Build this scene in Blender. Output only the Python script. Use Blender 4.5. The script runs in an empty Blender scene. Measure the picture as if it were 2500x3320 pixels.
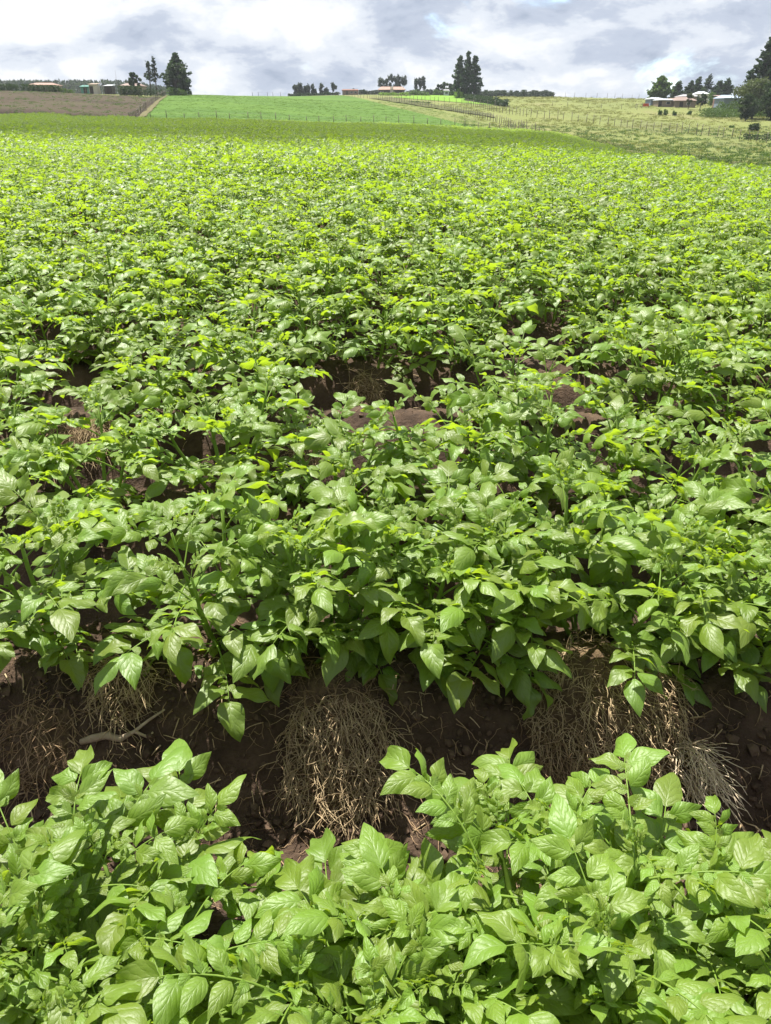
import bpy, math, random
import numpy as np
from mathutils import Vector, Matrix, Quaternion

# ------------------------------------------------------------------ camera, sky, sun, exposure
scene = bpy.context.scene
CAM_Z = 1.15
PITCH = math.radians(27.2)
FOC = 2508.0                                   # focal length in pixels of the 2500x3320 photograph
cam_d = bpy.data.cameras.new('camera'); cam = bpy.data.objects.new('camera', cam_d)
scene.collection.objects.link(cam); scene.camera = cam
cam.location = (0, 0, CAM_Z); cam.rotation_euler = (math.pi/2 - PITCH, 0, 0)
cam_d.sensor_fit = 'VERTICAL'; cam_d.sensor_height = 36.0
cam_d.lens = 36.0 * FOC / 3320.0
cam_d.clip_start = 0.05; cam_d.clip_end = 9000
scene.render.resolution_x = 771; scene.render.resolution_y = 1024

SUN_AZ = math.radians(-38); SUN_EL = math.radians(69)   # azimuth from +Y towards +X
S = Vector((math.sin(SUN_AZ)*math.cos(SUN_EL), math.cos(SUN_AZ)*math.cos(SUN_EL), math.sin(SUN_EL)))
world = bpy.data.worlds.new('World'); scene.world = world; world.use_nodes = True
wn = world.node_tree.nodes; wl = world.node_tree.links; wn.clear()
def N(nt, t, **kw):
    n = nt.nodes.new(t)
    for k, v in kw.items():
        if k in n.inputs.keys(): n.inputs[k].default_value = v
        else: setattr(n, k, v)
    return n
def ramp(nt, stops, interp='LINEAR'):
    r = nt.nodes.new('ShaderNodeValToRGB'); e = r.color_ramp.elements; r.color_ramp.interpolation = interp
    while len(e) < len(stops): e.new(0.5)
    for i, (p, c) in enumerate(stops):
        e[i].position = p; e[i].color = (*c, 1) if len(c) == 3 else c
    return r
W = world.node_tree
out = N(W, 'ShaderNodeOutputWorld'); bg = N(W, 'ShaderNodeBackground', Strength=0.1)
sky = N(W, 'ShaderNodeTexSky', sky_type='NISHITA', sun_disc=False, sun_elevation=SUN_EL, sun_rotation=SUN_AZ, altitude=2400)
tc = N(W, 'ShaderNodeTexCoord')
mp = N(W, 'ShaderNodeMapping'); mp.inputs['Scale'].default_value = (1, 1, 2.3); mp.inputs['Rotation'].default_value = (0, math.radians(14), 0)
mp.inputs['Location'].default_value = (0.35, 0.0, 0.2)
wl.new(tc.outputs['Generated'], mp.inputs['Vector'])
n1 = N(W, 'ShaderNodeTexNoise', Scale=4.6, Detail=10, Roughness=0.58, Distortion=0.35)
n2 = N(W, 'ShaderNodeTexNoise', Scale=11.0, Detail=9, Roughness=0.6, Distortion=0.25)
wl.new(mp.outputs[0], n1.inputs['Vector']); wl.new(mp.outputs[0], n2.inputs['Vector'])
cover = ramp(W, [(0.325, (0, 0, 0)), (0.43, (1, 1, 1))], 'EASE')
wl.new(n1.outputs[0], cover.inputs[0])
mixn = N(W, 'ShaderNodeMath', operation='MULTIPLY_ADD'); mixn.inputs[1].default_value = 0.55
half = N(W, 'ShaderNodeMath', operation='MULTIPLY'); half.inputs[1].default_value = 0.45
wl.new(n1.outputs[0], half.inputs[0]); wl.new(n2.outputs[0], mixn.inputs[0]); wl.new(half.outputs[0], mixn.inputs[2])
shade = ramp(W, [(0.37, (1.30, 1.58, 2.10)), (0.45, (1.95, 2.22, 2.75)), (0.52, (2.95, 3.15, 3.5)), (0.585, (3.72, 3.8, 3.92))], 'EASE')
wl.new(mixn.outputs[0], shade.inputs[0])
cm = N(W, 'ShaderNodeMix', data_type='RGBA')
wl.new(cover.outputs[0], cm.inputs['Factor']); wl.new(sky.outputs[0], cm.inputs[6]); wl.new(shade.outputs[0], cm.inputs[7])
wl.new(cm.outputs[2], bg.inputs['Color']); wl.new(bg.outputs[0], out.inputs[0])

sd = bpy.data.lights.new('sun', 'SUN'); sd.energy = 5.0; sd.angle = math.radians(0.6); sd.color = (1.0, 0.95, 0.86)
sun = bpy.data.objects.new('sun', sd); scene.collection.objects.link(sun)
sun.rotation_euler = S.to_track_quat('Z', 'Y').to_euler(); sun.location = (0, 0, 60)
scene.view_settings.view_transform = 'Standard'; scene.view_settings.look = 'None'
scene.view_settings.gamma = 1; scene.view_settings.use_curve_mapping = False
scene.view_settings.exposure = 1.38
scene.render.engine = 'CYCLES'
cy = scene.cycles; cy.max_bounces = 5; cy.diffuse_bounces = 3; cy.glossy_bounces = 2; cy.transmission_bounces = 3; cy.volume_bounces = 0; cy.caustics_reflective = False; cy.caustics_refractive = False

# ------------------------------------------------------------------ helpers
C = scene.collection
R = random.Random(7)
U = R.uniform
def ray(px, py):
    """direction through a pixel of the photograph"""
    a = (px-1250)/FOC; b = -(py-1660)/FOC
    c, s = math.cos(PITCH), math.sin(PITCH)
    return Vector((a, c + b*s, -s + b*c))
def at(px, py, d):
    """point seen at pixel (px,py), d metres ahead"""
    r = ray(px, py); k = d/r.y
    return Vector((r.x*k, d, CAM_Z + r.z*k))
KX = FOC/math.cos(PITCH); KY = FOC/math.cos(PITCH)**2     # px per (metre/metre of depth) near the horizon
def wx(px, d): return d*(px-1250)/KX

class MB:
    def __init__(s): s.v = []; s.f = []; s.m = []; s.uv = []; s.y = []; s.has_uv = False
    def add(s, vs, fs, m=0, uvs=None, young=0.0):
        o = len(s.v); s.v.extend(vs)
        for f in fs: s.f.append([i+o for i in f]); s.m.append(m)
        s.uv.extend(uvs if uvs else [(0.0, 0.5)]*len(vs)); s.y.extend([young]*len(vs))
        if uvs: s.has_uv = True
    def box(s, cx, cy, cz, sx, sy, sz, m=0):
        x, y, z = sx/2, sy/2, sz/2
        vs = [(cx+a*x, cy+b*y, cz+c*z) for a in (-1, 1) for b in (-1, 1) for c in (-1, 1)]
        s.add(vs, [(0,1,3,2),(4,6,7,5),(0,4,5,1),(2,3,7,6),(0,2,6,4),(1,5,7,3)], m)
    def tube(s, pts, rad, n=5, m=0, cap=True):
        pts = [Vector(p) for p in pts]; vs = []; fs = []
        ref = Vector((0.31, 0.17, 0.93))
        for i, p in enumerate(pts):
            d = (pts[min(i+1, len(pts)-1)] - pts[max(i-1, 0)])
            if d.length < 1e-9: d = Vector((0, 0, 1))
            d.normalize(); a = d.cross(ref)
            if a.length < 1e-3: a = d.cross(Vector((1, 0, 0)))
            a.normalize(); b = d.cross(a)
            r = rad[i] if isinstance(rad, (list, tuple)) else rad
            for k in range(n):
                t = 2*math.pi*k/n; vs.append(p + a*math.cos(t)*r + b*math.sin(t)*r)
        for i in range(len(pts)-1):
            for k in range(n):
                k2 = (k+1) % n; fs.append((i*n+k, i*n+k2, (i+1)*n+k2, (i+1)*n+k))
        if cap: fs.append(tuple(range((len(pts)-1)*n, len(pts)*n)))
        s.add([tuple(v) for v in vs], fs, m)
    def mesh(s, name, mats, smooth=True):
        me = bpy.data.meshes.new(name); me.from_pydata([tuple(v) for v in s.v], [], s.f)
        for m in mats: me.materials.append(m)
        if len(mats) > 1: me.polygons.foreach_set('material_index', s.m)
        if s.has_uv:
            li = np.empty(len(me.loops), dtype=np.int32); me.loops.foreach_get('vertex_index', li)
            u = np.array(s.uv, dtype=np.float32)[li]
            me.uv_layers.new(name='UVMap').data.foreach_set('uv', u.ravel())
            at_ = me.attributes.new('young', 'FLOAT', 'POINT'); at_.data.foreach_set('value', np.array(s.y, dtype=np.float32))
        if smooth: me.polygons.foreach_set('use_smooth', [True]*len(me.polygons))
        me.update(); return me
    def obj(s, name, mats, parent=None, smooth=True):
        if not isinstance(mats, (list, tuple)): mats = [mats]
        return link(name, s.mesh(name, mats, smooth), parent)
def link(name, me, parent=None, mat4=None):
    o = bpy.data.objects.new(name, me); C.objects.link(o)
    if parent is not None: o.parent = parent
    if mat4 is not None: o.matrix_local = mat4
    return o
def tag(o, label=None, cat=None, group=None, kind=None):
    if label: o['label'] = label
    if cat: o['category'] = cat
    if group: o['group'] = group
    if kind: o['kind'] = kind
    return o
def empty(name, loc=(0, 0, 0), rz=0):
    o = bpy.data.objects.new(name, None); C.objects.link(o); o.location = loc; o.rotation_euler = (0, 0, rz)
    o.empty_display_size = 0.05; return o

# vectorised gradient noise
_rs = np.random.RandomState(3); _perm = _rs.permutation(512); _perm = np.concatenate([_perm, _perm, _perm])
_grad = np.stack([np.cos(np.linspace(0, 2*np.pi, 512, endpoint=False)), np.sin(np.linspace(0, 2*np.pi, 512, endpoint=False))], 1)
def pnoise(x, y):
    x = np.asarray(x, float); y = np.asarray(y, float)
    xi = np.floor(x).astype(int); yi = np.floor(y).astype(int); xf = x-xi; yf = y-yi
    u = xf*xf*xf*(xf*(xf*6-15)+10); v = yf*yf*yf*(yf*(yf*6-15)+10)
    def g(ix, iy, dx, dy):
        h = _perm[(_perm[ix % 512] + iy) % 512 ]; gr = _grad[h]
        return gr[..., 0]*dx + gr[..., 1]*dy
    a = g(xi, yi, xf, yf); b = g(xi+1, yi, xf-1, yf); c = g(xi, yi+1, xf, yf-1); d = g(xi+1, yi+1, xf-1, yf-1)
    return (a*(1-u)+b*u)*(1-v) + (c*(1-u)+d*u)*v
def fbm(x, y, o=4):
    t = 0; a = 1.0
    for i in range(o): t = t + a*pnoise(x*2**i + 17.3*i, y*2**i - 9.1*i); a *= 0.5
    return t

# ------------------------------------------------------------------ materials
def newmat(name):
    m = bpy.data.materials.new(name); m.use_nodes = True; m.node_tree.nodes.clear(); return m, m.node_tree
def mathn(nt, op, a=None, b=None, c=None, clamp=False):
    n = nt.nodes.new('ShaderNodeMath'); n.operation = op; n.use_clamp = clamp
    for i, x in enumerate((a, b, c)):
        if x is None: continue
        if isinstance(x, (int, float)): n.inputs[i].default_value = x
        else: nt.links.new(x, n.inputs[i])
    return n.outputs[0]
def mixc(nt, f, a, b, blend='MIX'):
    n = nt.nodes.new('ShaderNodeMix'); n.data_type = 'RGBA'; n.blend_type = blend
    for s, x in ((n.inputs['Factor'], f), (n.inputs[6], a), (n.inputs[7], b)):
        if isinstance(x, (int, float)): s.default_value = x
        elif isinstance(x, tuple): s.default_value = (*x, 1) if len(x) == 3 else x
        else: nt.links.new(x, s)
    return n.outputs[2]

def leaf_material():
    m, nt = newmat('potato_leaf'); L = nt.links
    o = N(nt, 'ShaderNodeOutputMaterial')
    uv = N(nt, 'ShaderNodeUVMap'); sp = N(nt, 'ShaderNodeSeparateXYZ'); L.new(uv.outputs[0], sp.inputs[0])
    au = mathn(nt, 'ABSOLUTE', sp.outputs[0]); v = sp.outputs[1]
    s = mathn(nt, 'MULTIPLY_ADD', v, 5.5, mathn(nt, 'MULTIPLY', mathn(nt, 'POWER', au, 0.8), -1.9))
    wn_ = N(nt, 'ShaderNodeTexNoise', Scale=3.0, Detail=2); L.new(uv.outputs[0], wn_.inputs['Vector'])
    s = mathn(nt, 'MULTIPLY_ADD', wn_.outputs[0], 0.9, s)
    fr = mathn(nt, 'FRACT', s); tri = mathn(nt, 'ABSOLUTE', mathn(nt, 'SUBTRACT', fr, 0.5))     # .5 on a vein
    vein = mathn(nt, 'MULTIPLY_ADD', tri, 14.0, -6.1, clamp=True)
    mid = mathn(nt, 'MULTIPLY_ADD', au, -13.0, 1.0, clamp=True)
    vm = mathn(nt, 'MAXIMUM', mathn(nt, 'MULTIPLY', vein, 0.55), mid)
    geo = N(nt, 'ShaderNodeNewGeometry'); oi = N(nt, 'ShaderNodeObjectInfo')
    ay = N(nt, 'ShaderNodeAttribute', attribute_name='young', attribute_type='GEOMETRY')
    seg = N(nt, 'ShaderNodeSeparateColor'); L.new(oi.outputs['Color'], seg.inputs[0])
    young = mathn(nt, 'ADD', ay.outputs['Fac'], mathn(nt, 'SUBTRACT', 1.0, seg.outputs[0]), clamp=True)
    cw = N(nt, 'ShaderNodeTexNoise', Scale=70.0, Detail=2); L.new(uv.outputs[0], cw.inputs['Vector'])
    cp = N(nt, 'ShaderNodeTexNoise', Scale=1.3, Detail=3)
    L.new(geo.outputs['Position'], cp.inputs['Vector'])
    base = mixc(nt, young, (0.130, 0.214, 0.028), (0.156, 0.248, 0.026))
    hs = N(nt, 'ShaderNodeHueSaturation')
    L.new(base, hs.inputs['Color'])
    L.new(mathn(nt, 'MULTIPLY_ADD', oi.outputs['Random'], 0.03, 0.482), hs.inputs['Hue'])
    L.new(mathn(nt, 'ADD', mathn(nt, 'MULTIPLY_ADD', oi.outputs['Random'], 0.3, 0.55), mathn(nt, 'MULTIPLY', cp.outputs[0], 0.6)), hs.inputs['Value'])
    col = mixc(nt, mathn(nt, 'MULTIPLY', vm, 0.30), hs.outputs[0], (0.24, 0.34, 0.10))
    back = mixc(nt, 0.55, col, (0.21, 0.28, 0.14))
    colf = mixc(nt, geo.outputs['Backfacing'], col, back)
    # quilted relief between the veins
    puff = mathn(nt, 'SUBTRACT', 1.0, mathn(nt, 'POWER', mathn(nt, 'MULTIPLY', tri, 2.0), 2.5))
    mp_ = N(nt, 'ShaderNodeMapping'); mp_.inputs['Scale'].default_value = (3.2, 9.0, 1); L.new(uv.outputs[0], mp_.inputs['Vector'])
    vor = N(nt, 'ShaderNodeTexVoronoi', Scale=1.6); L.new(mp_.outputs[0], vor.inputs['Vector'])
    fine = N(nt, 'ShaderNodeTexNoise', Scale=5.0, Detail=3, Roughness=0.7); L.new(mp_.outputs[0], fine.inputs['Vector'])
    hgt = mathn(nt, 'ADD', mathn(nt, 'MULTIPLY', fine.outputs[0], 0.5), mathn(nt, 'ADD', mathn(nt, 'MULTIPLY', puff, mathn(nt, 'SUBTRACT', 1.0, mid)), mathn(nt, 'MULTIPLY', vor.outputs['Distance'], -0.55)))
    bp = N(nt, 'ShaderNodeBump', Strength=0.45, Distance=0.0011); L.new(hgt, bp.inputs['Height'])
    p = N(nt, 'ShaderNodeBsdfPrincipled'); L.new(colf, p.inputs['Base Color']); L.new(bp.outputs[0], p.inputs['Normal'])
    L.new(mathn(nt, 'MULTIPLY_ADD', cw.outputs[0], 0.24, 0.34), p.inputs['Roughness'])
    p.inputs['Specular IOR Level'].default_value = 0.72; p.inputs['Sheen Weight'].default_value = 0.06; p.inputs['Sheen Roughness'].default_value = 0.4
    t = N(nt, 'ShaderNodeBsdfTranslucent')
    tcol = mixc(nt, young, (0.31, 0.46, 0.016), (0.34, 0.48, 0.018))
    tcol = mixc(nt, mathn(nt, 'MULTIPLY', vm, 0.35), tcol, (0.30, 0.42, 0.05))
    L.new(tcol, t.inputs['Color']); L.new(bp.outputs[0], t.inputs['Normal'])
    mx = N(nt, 'ShaderNodeMixShader', Fac=0.5); L.new(p.outputs[0], mx.inputs[1]); L.new(t.outputs[0], mx.inputs[2])
    L.new(mx.outputs[0], o.inputs[0]); return m
def noise_mat(name, stops, scale=5.0, rough=0.9, bump=0.0, bscale=None, detail=6, spec=0.3, trans=None, coord='Object', bdist=0.01, stretch=None, randv=0.0):
    m, nt = newmat(name); L = nt.links
    o = N(nt, 'ShaderNodeOutputMaterial'); tcn = N(nt, 'ShaderNodeTexCoord')
    src = tcn.outputs[coord] if coord != 'World' else N(nt, 'ShaderNodeNewGeometry').outputs['Position']
    if stretch:
        mpn = N(nt, 'ShaderNodeMapping'); mpn.inputs['Scale'].default_value = stretch; L.new(src, mpn.inputs['Vector']); src = mpn.outputs[0]
    n = N(nt, 'ShaderNodeTexNoise', Scale=scale, Detail=detail, Roughness=0.62); L.new(src, n.inputs['Vector'])
    k = len(stops); rp = ramp(nt, [(0.3+0.4*i/max(1, k-1), c) for i, c in enumerate(stops)]); L.new(n.outputs[0], rp.inputs[0])
    colr = rp.outputs[0]
    if randv:
        oi = N(nt, 'ShaderNodeObjectInfo'); hs = N(nt, 'ShaderNodeHueSaturation'); L.new(colr, hs.inputs['Color'])
        L.new(mathn(nt, 'MULTIPLY_ADD', oi.outputs['Random'], randv, 1-randv/2), hs.inputs['Value']); colr = hs.outputs[0]
    p = N(nt, 'ShaderNodeBsdfPrincipled', Roughness=rough); L.new(colr, p.inputs['Base Color'])
    p.inputs['Specular IOR Level'].default_value = spec
    if bump:
        bn = N(nt, 'ShaderNodeTexNoise', Scale=bscale or scale*3, Detail=7, Roughness=0.65); L.new(src, bn.inputs['Vector'])
        bp = N(nt, 'ShaderNodeBump', Strength=bump, Distance=bdist); L.new(bn.outputs[0], bp.inputs['Height']); L.new(bp.outputs[0], p.inputs['Normal'])
    if trans:
        t = N(nt, 'ShaderNodeBsdfTranslucent', Color=(*trans, 1)); mx = N(nt, 'ShaderNodeMixShader', Fac=0.35)
        L.new(p.outputs[0], mx.inputs[1]); L.new(t.outputs[0], mx.inputs[2]); L.new(mx.outputs[0], o.inputs[0])
    else: L.new(p.outputs[0], o.inputs[0])
    return m
M_leaf = leaf_material()
M_stem = noise_mat('potato_stem', [(0.13, 0.22, 0.03), (0.22, 0.32, 0.06)], 30, 0.45, trans=(0.30, 0.45, 0.03))
M_soil = noise_mat('dark_soil', [(0.028, 0.018, 0.012), (0.066, 0.043, 0.029), (0.112, 0.075, 0.050)], 9, 0.92, 1.0, 38, 9, 0.2, bdist=0.022)
M_clod = noise_mat('soil_crumb', [(0.040, 0.026, 0.018), (0.125, 0.085, 0.058)], 20, 0.95, 0.6, 90, spec=0.15, bdist=0.004)
M_mat = noise_mat('root_mat', [(0.045, 0.029, 0.019), (0.15, 0.105, 0.06)], 40, 0.95, 1.0, 160, spec=0.1, bdist=0.006)
M_straw = noise_mat('dry_straw', [(0.25, 0.18, 0.10), (0.50, 0.385, 0.235)], 30, 0.7, spec=0.25)
M_pale = noise_mat('pale_straw', [(0.46, 0.36, 0.24), (0.68, 0.57, 0.42)], 30, 0.65, spec=0.3)
M_root = noise_mat('rootlets', [(0.15, 0.095, 0.05), (0.36, 0.25, 0.15)], 12, 0.8, spec=0.2)
M_twig = noise_mat('dead_wood', [(0.20, 0.15, 0.10), (0.42, 0.34, 0.25)], 25, 0.8, 0.5, 80, bdist=0.002)
M_past = noise_mat('pasture_grass', [(0.095, 0.100, 0.042), (0.120, 0.140, 0.044), (0.132, 0.148, 0.048), (0.150, 0.138, 0.066)], 0.05, 0.95, 0.5, 1.5, 10, 0.1, coord='World', bdist=0.2, stretch=(1, 0.45, 1))
M_green = noise_mat('young_crop', [(0.048, 0.096, 0.017), (0.062, 0.118, 0.020), (0.076, 0.135, 0.023)], 0.08, 0.95, 0.5, 2.0, 9, 0.1, coord='World', bdist=0.1, stretch=(0.25, 1.6, 1))
M_green2 = noise_mat('light_young_crop', [(0.10, 0.20, 0.022), (0.14, 0.24, 0.03)], 0.06, 0.95, 0.5, 2.0, 9, 0.1, coord='World', bdist=0.1, stretch=(0.25, 1.6, 1))
M_plough = noise_mat('ploughed_soil', [(0.034, 0.027, 0.019), (0.052, 0.039, 0.027), (0.060, 0.056, 0.030)], 0.12, 0.95, 0.8, 1.2, 10, 0.1, coord='World', bdist=0.3, stretch=(0.3, 1.0, 1))
M_scrub = noise_mat('rough_ground', [(0.040, 0.048, 0.020), (0.075, 0.082, 0.032), (0.11, 0.105, 0.05)], 0.16, 0.95, 0.8, 1.2, 10, 0.1, coord='World', bdist=0.3, stretch=(0.5, 1, 1))
M_bank = noise_mat('dry_bank', [(0.075, 0.072, 0.035), (0.15, 0.135, 0.07)], 0.5, 0.95, 0.8, 2.5, 9, 0.1, coord='World', bdist=0.3)
M_con = noise_mat('conifer_needles', [(0.024, 0.050, 0.024), (0.052, 0.090, 0.038)], 0.6, 0.7, trans=(0.03, 0.06, 0.015), randv=0.3)
M_euc = noise_mat('eucalyptus_leaves', [(0.022, 0.038, 0.026), (0.045, 0.065, 0.042)], 0.6, 0.6, trans=(0.05, 0.08, 0.03), randv=0.3)
M_bush = noise_mat('bush_leaves', [(0.035, 0.070, 0.018), (0.070, 0.120, 0.028)], 0.8, 0.6, trans=(0.10, 0.18, 0.02), randv=0.3)
M_olive = noise_mat('olive_tree_leaves', [(0.045, 0.060, 0.028), (0.085, 0.105, 0.042)], 0.5, 0.6, trans=(0.10, 0.14, 0.03))
M_hedge = noise_mat('hedge_leaves', [(0.018, 0.034, 0.014), (0.036, 0.062, 0.022)], 0.8, 0.6, trans=(0.04, 0.08, 0.015))
M_lbush = noise_mat('light_bush_leaves', [(0.09, 0.17, 0.025), (0.14, 0.22, 0.035)], 0.8, 0.6, trans=(0.2, 0.34, 0.03))
M_bark = noise_mat('bark', [(0.05, 0.04, 0.03), (0.12, 0.10, 0.08)], 3, 0.9)
M_post = noise_mat('weathered_post', [(0.10, 0.085, 0.065), (0.19, 0.165, 0.13)], 2, 0.9, randv=0.5)
M_wire = noise_mat('wire', [(0.16, 0.15, 0.14), (0.22, 0.21, 0.2)], 2, 0.5)
M_grass = noise_mat('grass_tuft', [(0.16, 0.18, 0.055), (0.235, 0.23, 0.09)], 0.05, 0.8, trans=(0.2, 0.22, 0.05), coord='World', randv=0.5)
def flat(name, c, rough=0.7, spec=0.3): return noise_mat(name, [tuple(x*0.82 for x in c), c], 1.5, rough, spec=spec)
M_rpink = flat('weathered_pink_roof', (0.26, 0.16, 0.125)); M_rbrown = flat('brown_roof', (0.20, 0.145, 0.125)); M_rwhite = flat('white_iron_roof', (0.52, 0.55, 0.59), 0.5)
M_rred = flat('red_roof', (0.24, 0.12, 0.09)); M_rgrey = flat('grey_iron_roof', (0.28, 0.28, 0.29), 0.5); M_rblue = flat('pale_blue_roof', (0.34, 0.42, 0.54), 0.5)
M_wtan = flat('tan_wall', (0.24, 0.185, 0.14)); M_wbrick = flat('brown_wall', (0.22, 0.14, 0.11)); M_wblue = flat('blue_grey_wall', (0.20, 0.24, 0.32)); M_wpale = flat('pale_wall', (0.52, 0.48, 0.42))
M_wdark = flat('dark_board_wall', (0.07, 0.06, 0.055)); M_door = flat('dark_door', (0.05, 0.04, 0.035)); M_glass = flat('window_pane', (0.04, 0.05, 0.06), 0.15, 0.5); M_teal = flat('teal_sheet', (0.10, 0.26, 0.22)); M_redc = flat('red_cloth', (0.50, 0.09, 0.04))
M_frame = flat('window_frame', (0.5, 0.47, 0.42))

# ------------------------------------------------------------------ terrain
_cols = np.array([-1500, 0, 600, 1250, 1700, 2100, 2500, 4000], float)
_ct = (_cols-1250)/KX
_dk = np.array([0, 14, 30, 60, 100, 130, 200, 260, 330, 450, 800, 4000], float)
_tz = np.array([
    [0, 0, .05, .20, .40, 1.2, 5.7, 6.4, 6.3, 6.3, 6.3, 0],
    [0, 0, .05, .20, .40, 1.2, 5.7, 6.4, 6.3, 6.3, 6.3, 0],
    [0, 0, .00, .05, -.05, .35, 4.4, 6.2, 6.6, 6.5, 6.3, 0],
    [0, 0, -.05, -.25, -.55, -.65, 2.2, 5.2, 7.8, 8.2, 7.5, 0],
    [0, -.05, -.20, -.65, -1.2, -1.2, 1.7, 4.5, 7.2, 7.5, 7.0, 0],
    [0, -.12, -.70, -2.0, -2.4, -1.8, 1.0, 4.5, 6.3, 6.5, 6.0, 0],
    [0, -.30, -1.15, -2.5, -2.8, -1.7, 1.3, 3.2, 4.6, 5.2, 5.0, 0],
    [0, -.30, -1.15, -2.5, -2.8, -1.7, 1.3, 3.2, 4.6, 5.2, 5.0, 0]], float)
def terrain(x, y):
    x = np.asarray(x, float); y = np.asarray(y, float)
    d = np.clip(y, 0, 3999.0); t = np.clip(x/np.maximum(y, 1.0), _ct[0], _ct[-1]-1e-6)
    def loc(k, q):
        i = np.clip(np.searchsorted(k, q, side='right')-1, 0, len(k)-2); f = (q-k[i])/(k[i+1]-k[i])
        return i, f
    ci, cf = loc(_ct, t); cf = cf*cf*(3-2*cf)
    di, df = loc(_dk, d)
    def tang(c, i):            # monotone-ish slopes for a smooth profile
        i0 = np.clip(i-1, 0, len(_dk)-1); i1 = np.clip(i+1, 0, len(_dk)-1)
        return (_tz[c, i1]-_tz[c, i0])/np.maximum(_dk[i1]-_dk[i0], 1e-6)
    def prof(c):
        h = _dk[di+1]-_dk[di]; m0 = tang(c, di)*h; m1 = tang(c, di+1)*h; f = df
        return (2*f**3-3*f**2+1)*_tz[c, di] + (f**3-2*f**2+f)*m0 + (-2*f**3+3*f**2)*_tz[c, di+1] + (f**3-f**2)*m1
    z = prof(ci)*(1-cf) + prof(ci+1)*cf
    z = z + np.clip((d-90)/150, 0, 1)*0.35*fbm(x*0.012, y*0.012, 3)
    return z
def tz(x, y): return float(terrain(x, y))
_ex = np.array([-1500, 0, 600, 1250, 1650, 1956, 2109, 2313, 2466, 2700, 3300, 4500], float)
_ed = np.array([110, 112, 120, 134, 117, 86, 66, 58, 50, 42, 30, 20], float)
def edge(x, y):
    px = 1250 + KX*np.asarray(x, float)/np.maximum(np.asarray(y, float), 1.0)
    return np.interp(px, _ex, _ed)
ROW0, DROW = 0.64, 0.75
def soil(x, y):
    x = np.asarray(x, float); y = np.asarray(y, float)
    ph = (y + 0.025*pnoise(x*0.9, y*0.4) - ROW0)/DROW
    s = 0.5+0.5*np.cos(2*np.pi*ph); s = s*s*(3-2*s)*0.6 + s*0.4
    amp = 0.25*np.clip((16-y)/8, 0.0, 1)
    near = np.clip((9-y)/4, 0, 1)
    z = terrain(x, y) + 0.11 - amp*(1-s)
    z = z + near*(0.022*fbm(x*5, y*5, 3) + 0.026*np.abs(fbm(x*17, y*17, 3)) + 0.010*fbm(x*34, y*34, 2) - .008)
    return z
def sz(x, y): return float(soil(x, y))
def grid_mesh(name, xs, ys, zf, mat, keep=None):
    X, Y = np.meshgrid(xs, ys); Z = zf(X, Y)
    co = np.stack([X, Y, Z], -1).reshape(-1, 3); nx = len(xs)
    i, j = np.meshgrid(np.arange(len(xs)-1), np.arange(len(ys)-1)); a = (j*nx+i)
    f = np.stack([a, a+1, a+nx+1, a+nx], -1).reshape(-1, 4)
    if keep is not None:
        cx = 0.5*(xs[:-1]+xs[1:]); cy = 0.5*(ys[:-1]+ys[1:]); f = f[keep(*np.meshgrid(cx, cy)).ravel()]
    return arr_mesh(name, co, f, mat)
def arr_mesh(name, co, f, mat, smooth=True):
    me = bpy.data.meshes.new(name); me.vertices.add(len(co)); me.vertices.foreach_set('co', np.asarray(co, np.float32).ravel())
    k = f.shape[1]; me.loops.add(f.size); me.loops.foreach_set('vertex_index', f.astype(np.int32).ravel())
    me.polygons.add(len(f)); me.polygons.foreach_set('loop_start', np.arange(0, f.size, k, dtype=np.int32))
    me.polygons.foreach_set('loop_total', np.full(len(f), k, np.int32))
    if smooth: me.polygons.foreach_set('use_smooth', np.ones(len(f), bool))
    me.materials.append(mat); me.update(calc_edges=True); me.validate(); return me
def spaced(segs):
    r = [segs[0][0]]
    for a, b, st in segs: r.extend(np.linspace(a, b, max(2, int(round((b-a)/st))+1))[1:])
    return r
def geo(a, b, q, st):
    r = []; v = a
    while v < b: v += st; st *= q; r.append(v)
    return r
xs_ = spaced([(0, 1.2, .02), (1.2, 3, .05), (3, 7, .13)]); xs_ += geo(7, 125, 1.065, .2)
xs_ = np.array(sorted(set([-v for v in xs_] + xs_)))
ys_ = spaced([(-1.6, .7, .045), (.7, 1.5, .014), (1.5, 4, .03), (4, 9, .07)]); ys_ = np.array(ys_ + geo(9, 140, 1.055, .1))
o = link('potato_field_soil', grid_mesh('potato_field_soil', xs_, ys_, soil, M_soil, keep=lambda x, y: y < edge(x, y)))
tag(o, 'dark brown ridged soil of the potato field', None, None, 'structure')
def base_z(x, y):
    e = edge(x, y); m = np.clip((e+1-y)/3.0, 0, 1)*(y > -60)*(np.abs(x) < 130)
    return terrain(x, y) - 0.55*m
gx = spaced([(0, 20, 4), (20, 160, 4)]) + geo(160, 3500, 1.12, 4.5); gx = np.array(sorted(set([-v for v in gx]+gx)))
gy = np.array([-3000, -1200, -500, -200, -80] + spaced([(-40, 20, 6), (20, 340, 3)]) + geo(340, 4500, 1.1, 3.3))
tag(link('ground', grid_mesh('ground', gx, gy, base_z, M_past)), 'yellowish green pasture and open land', None, None, 'structure')

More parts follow.
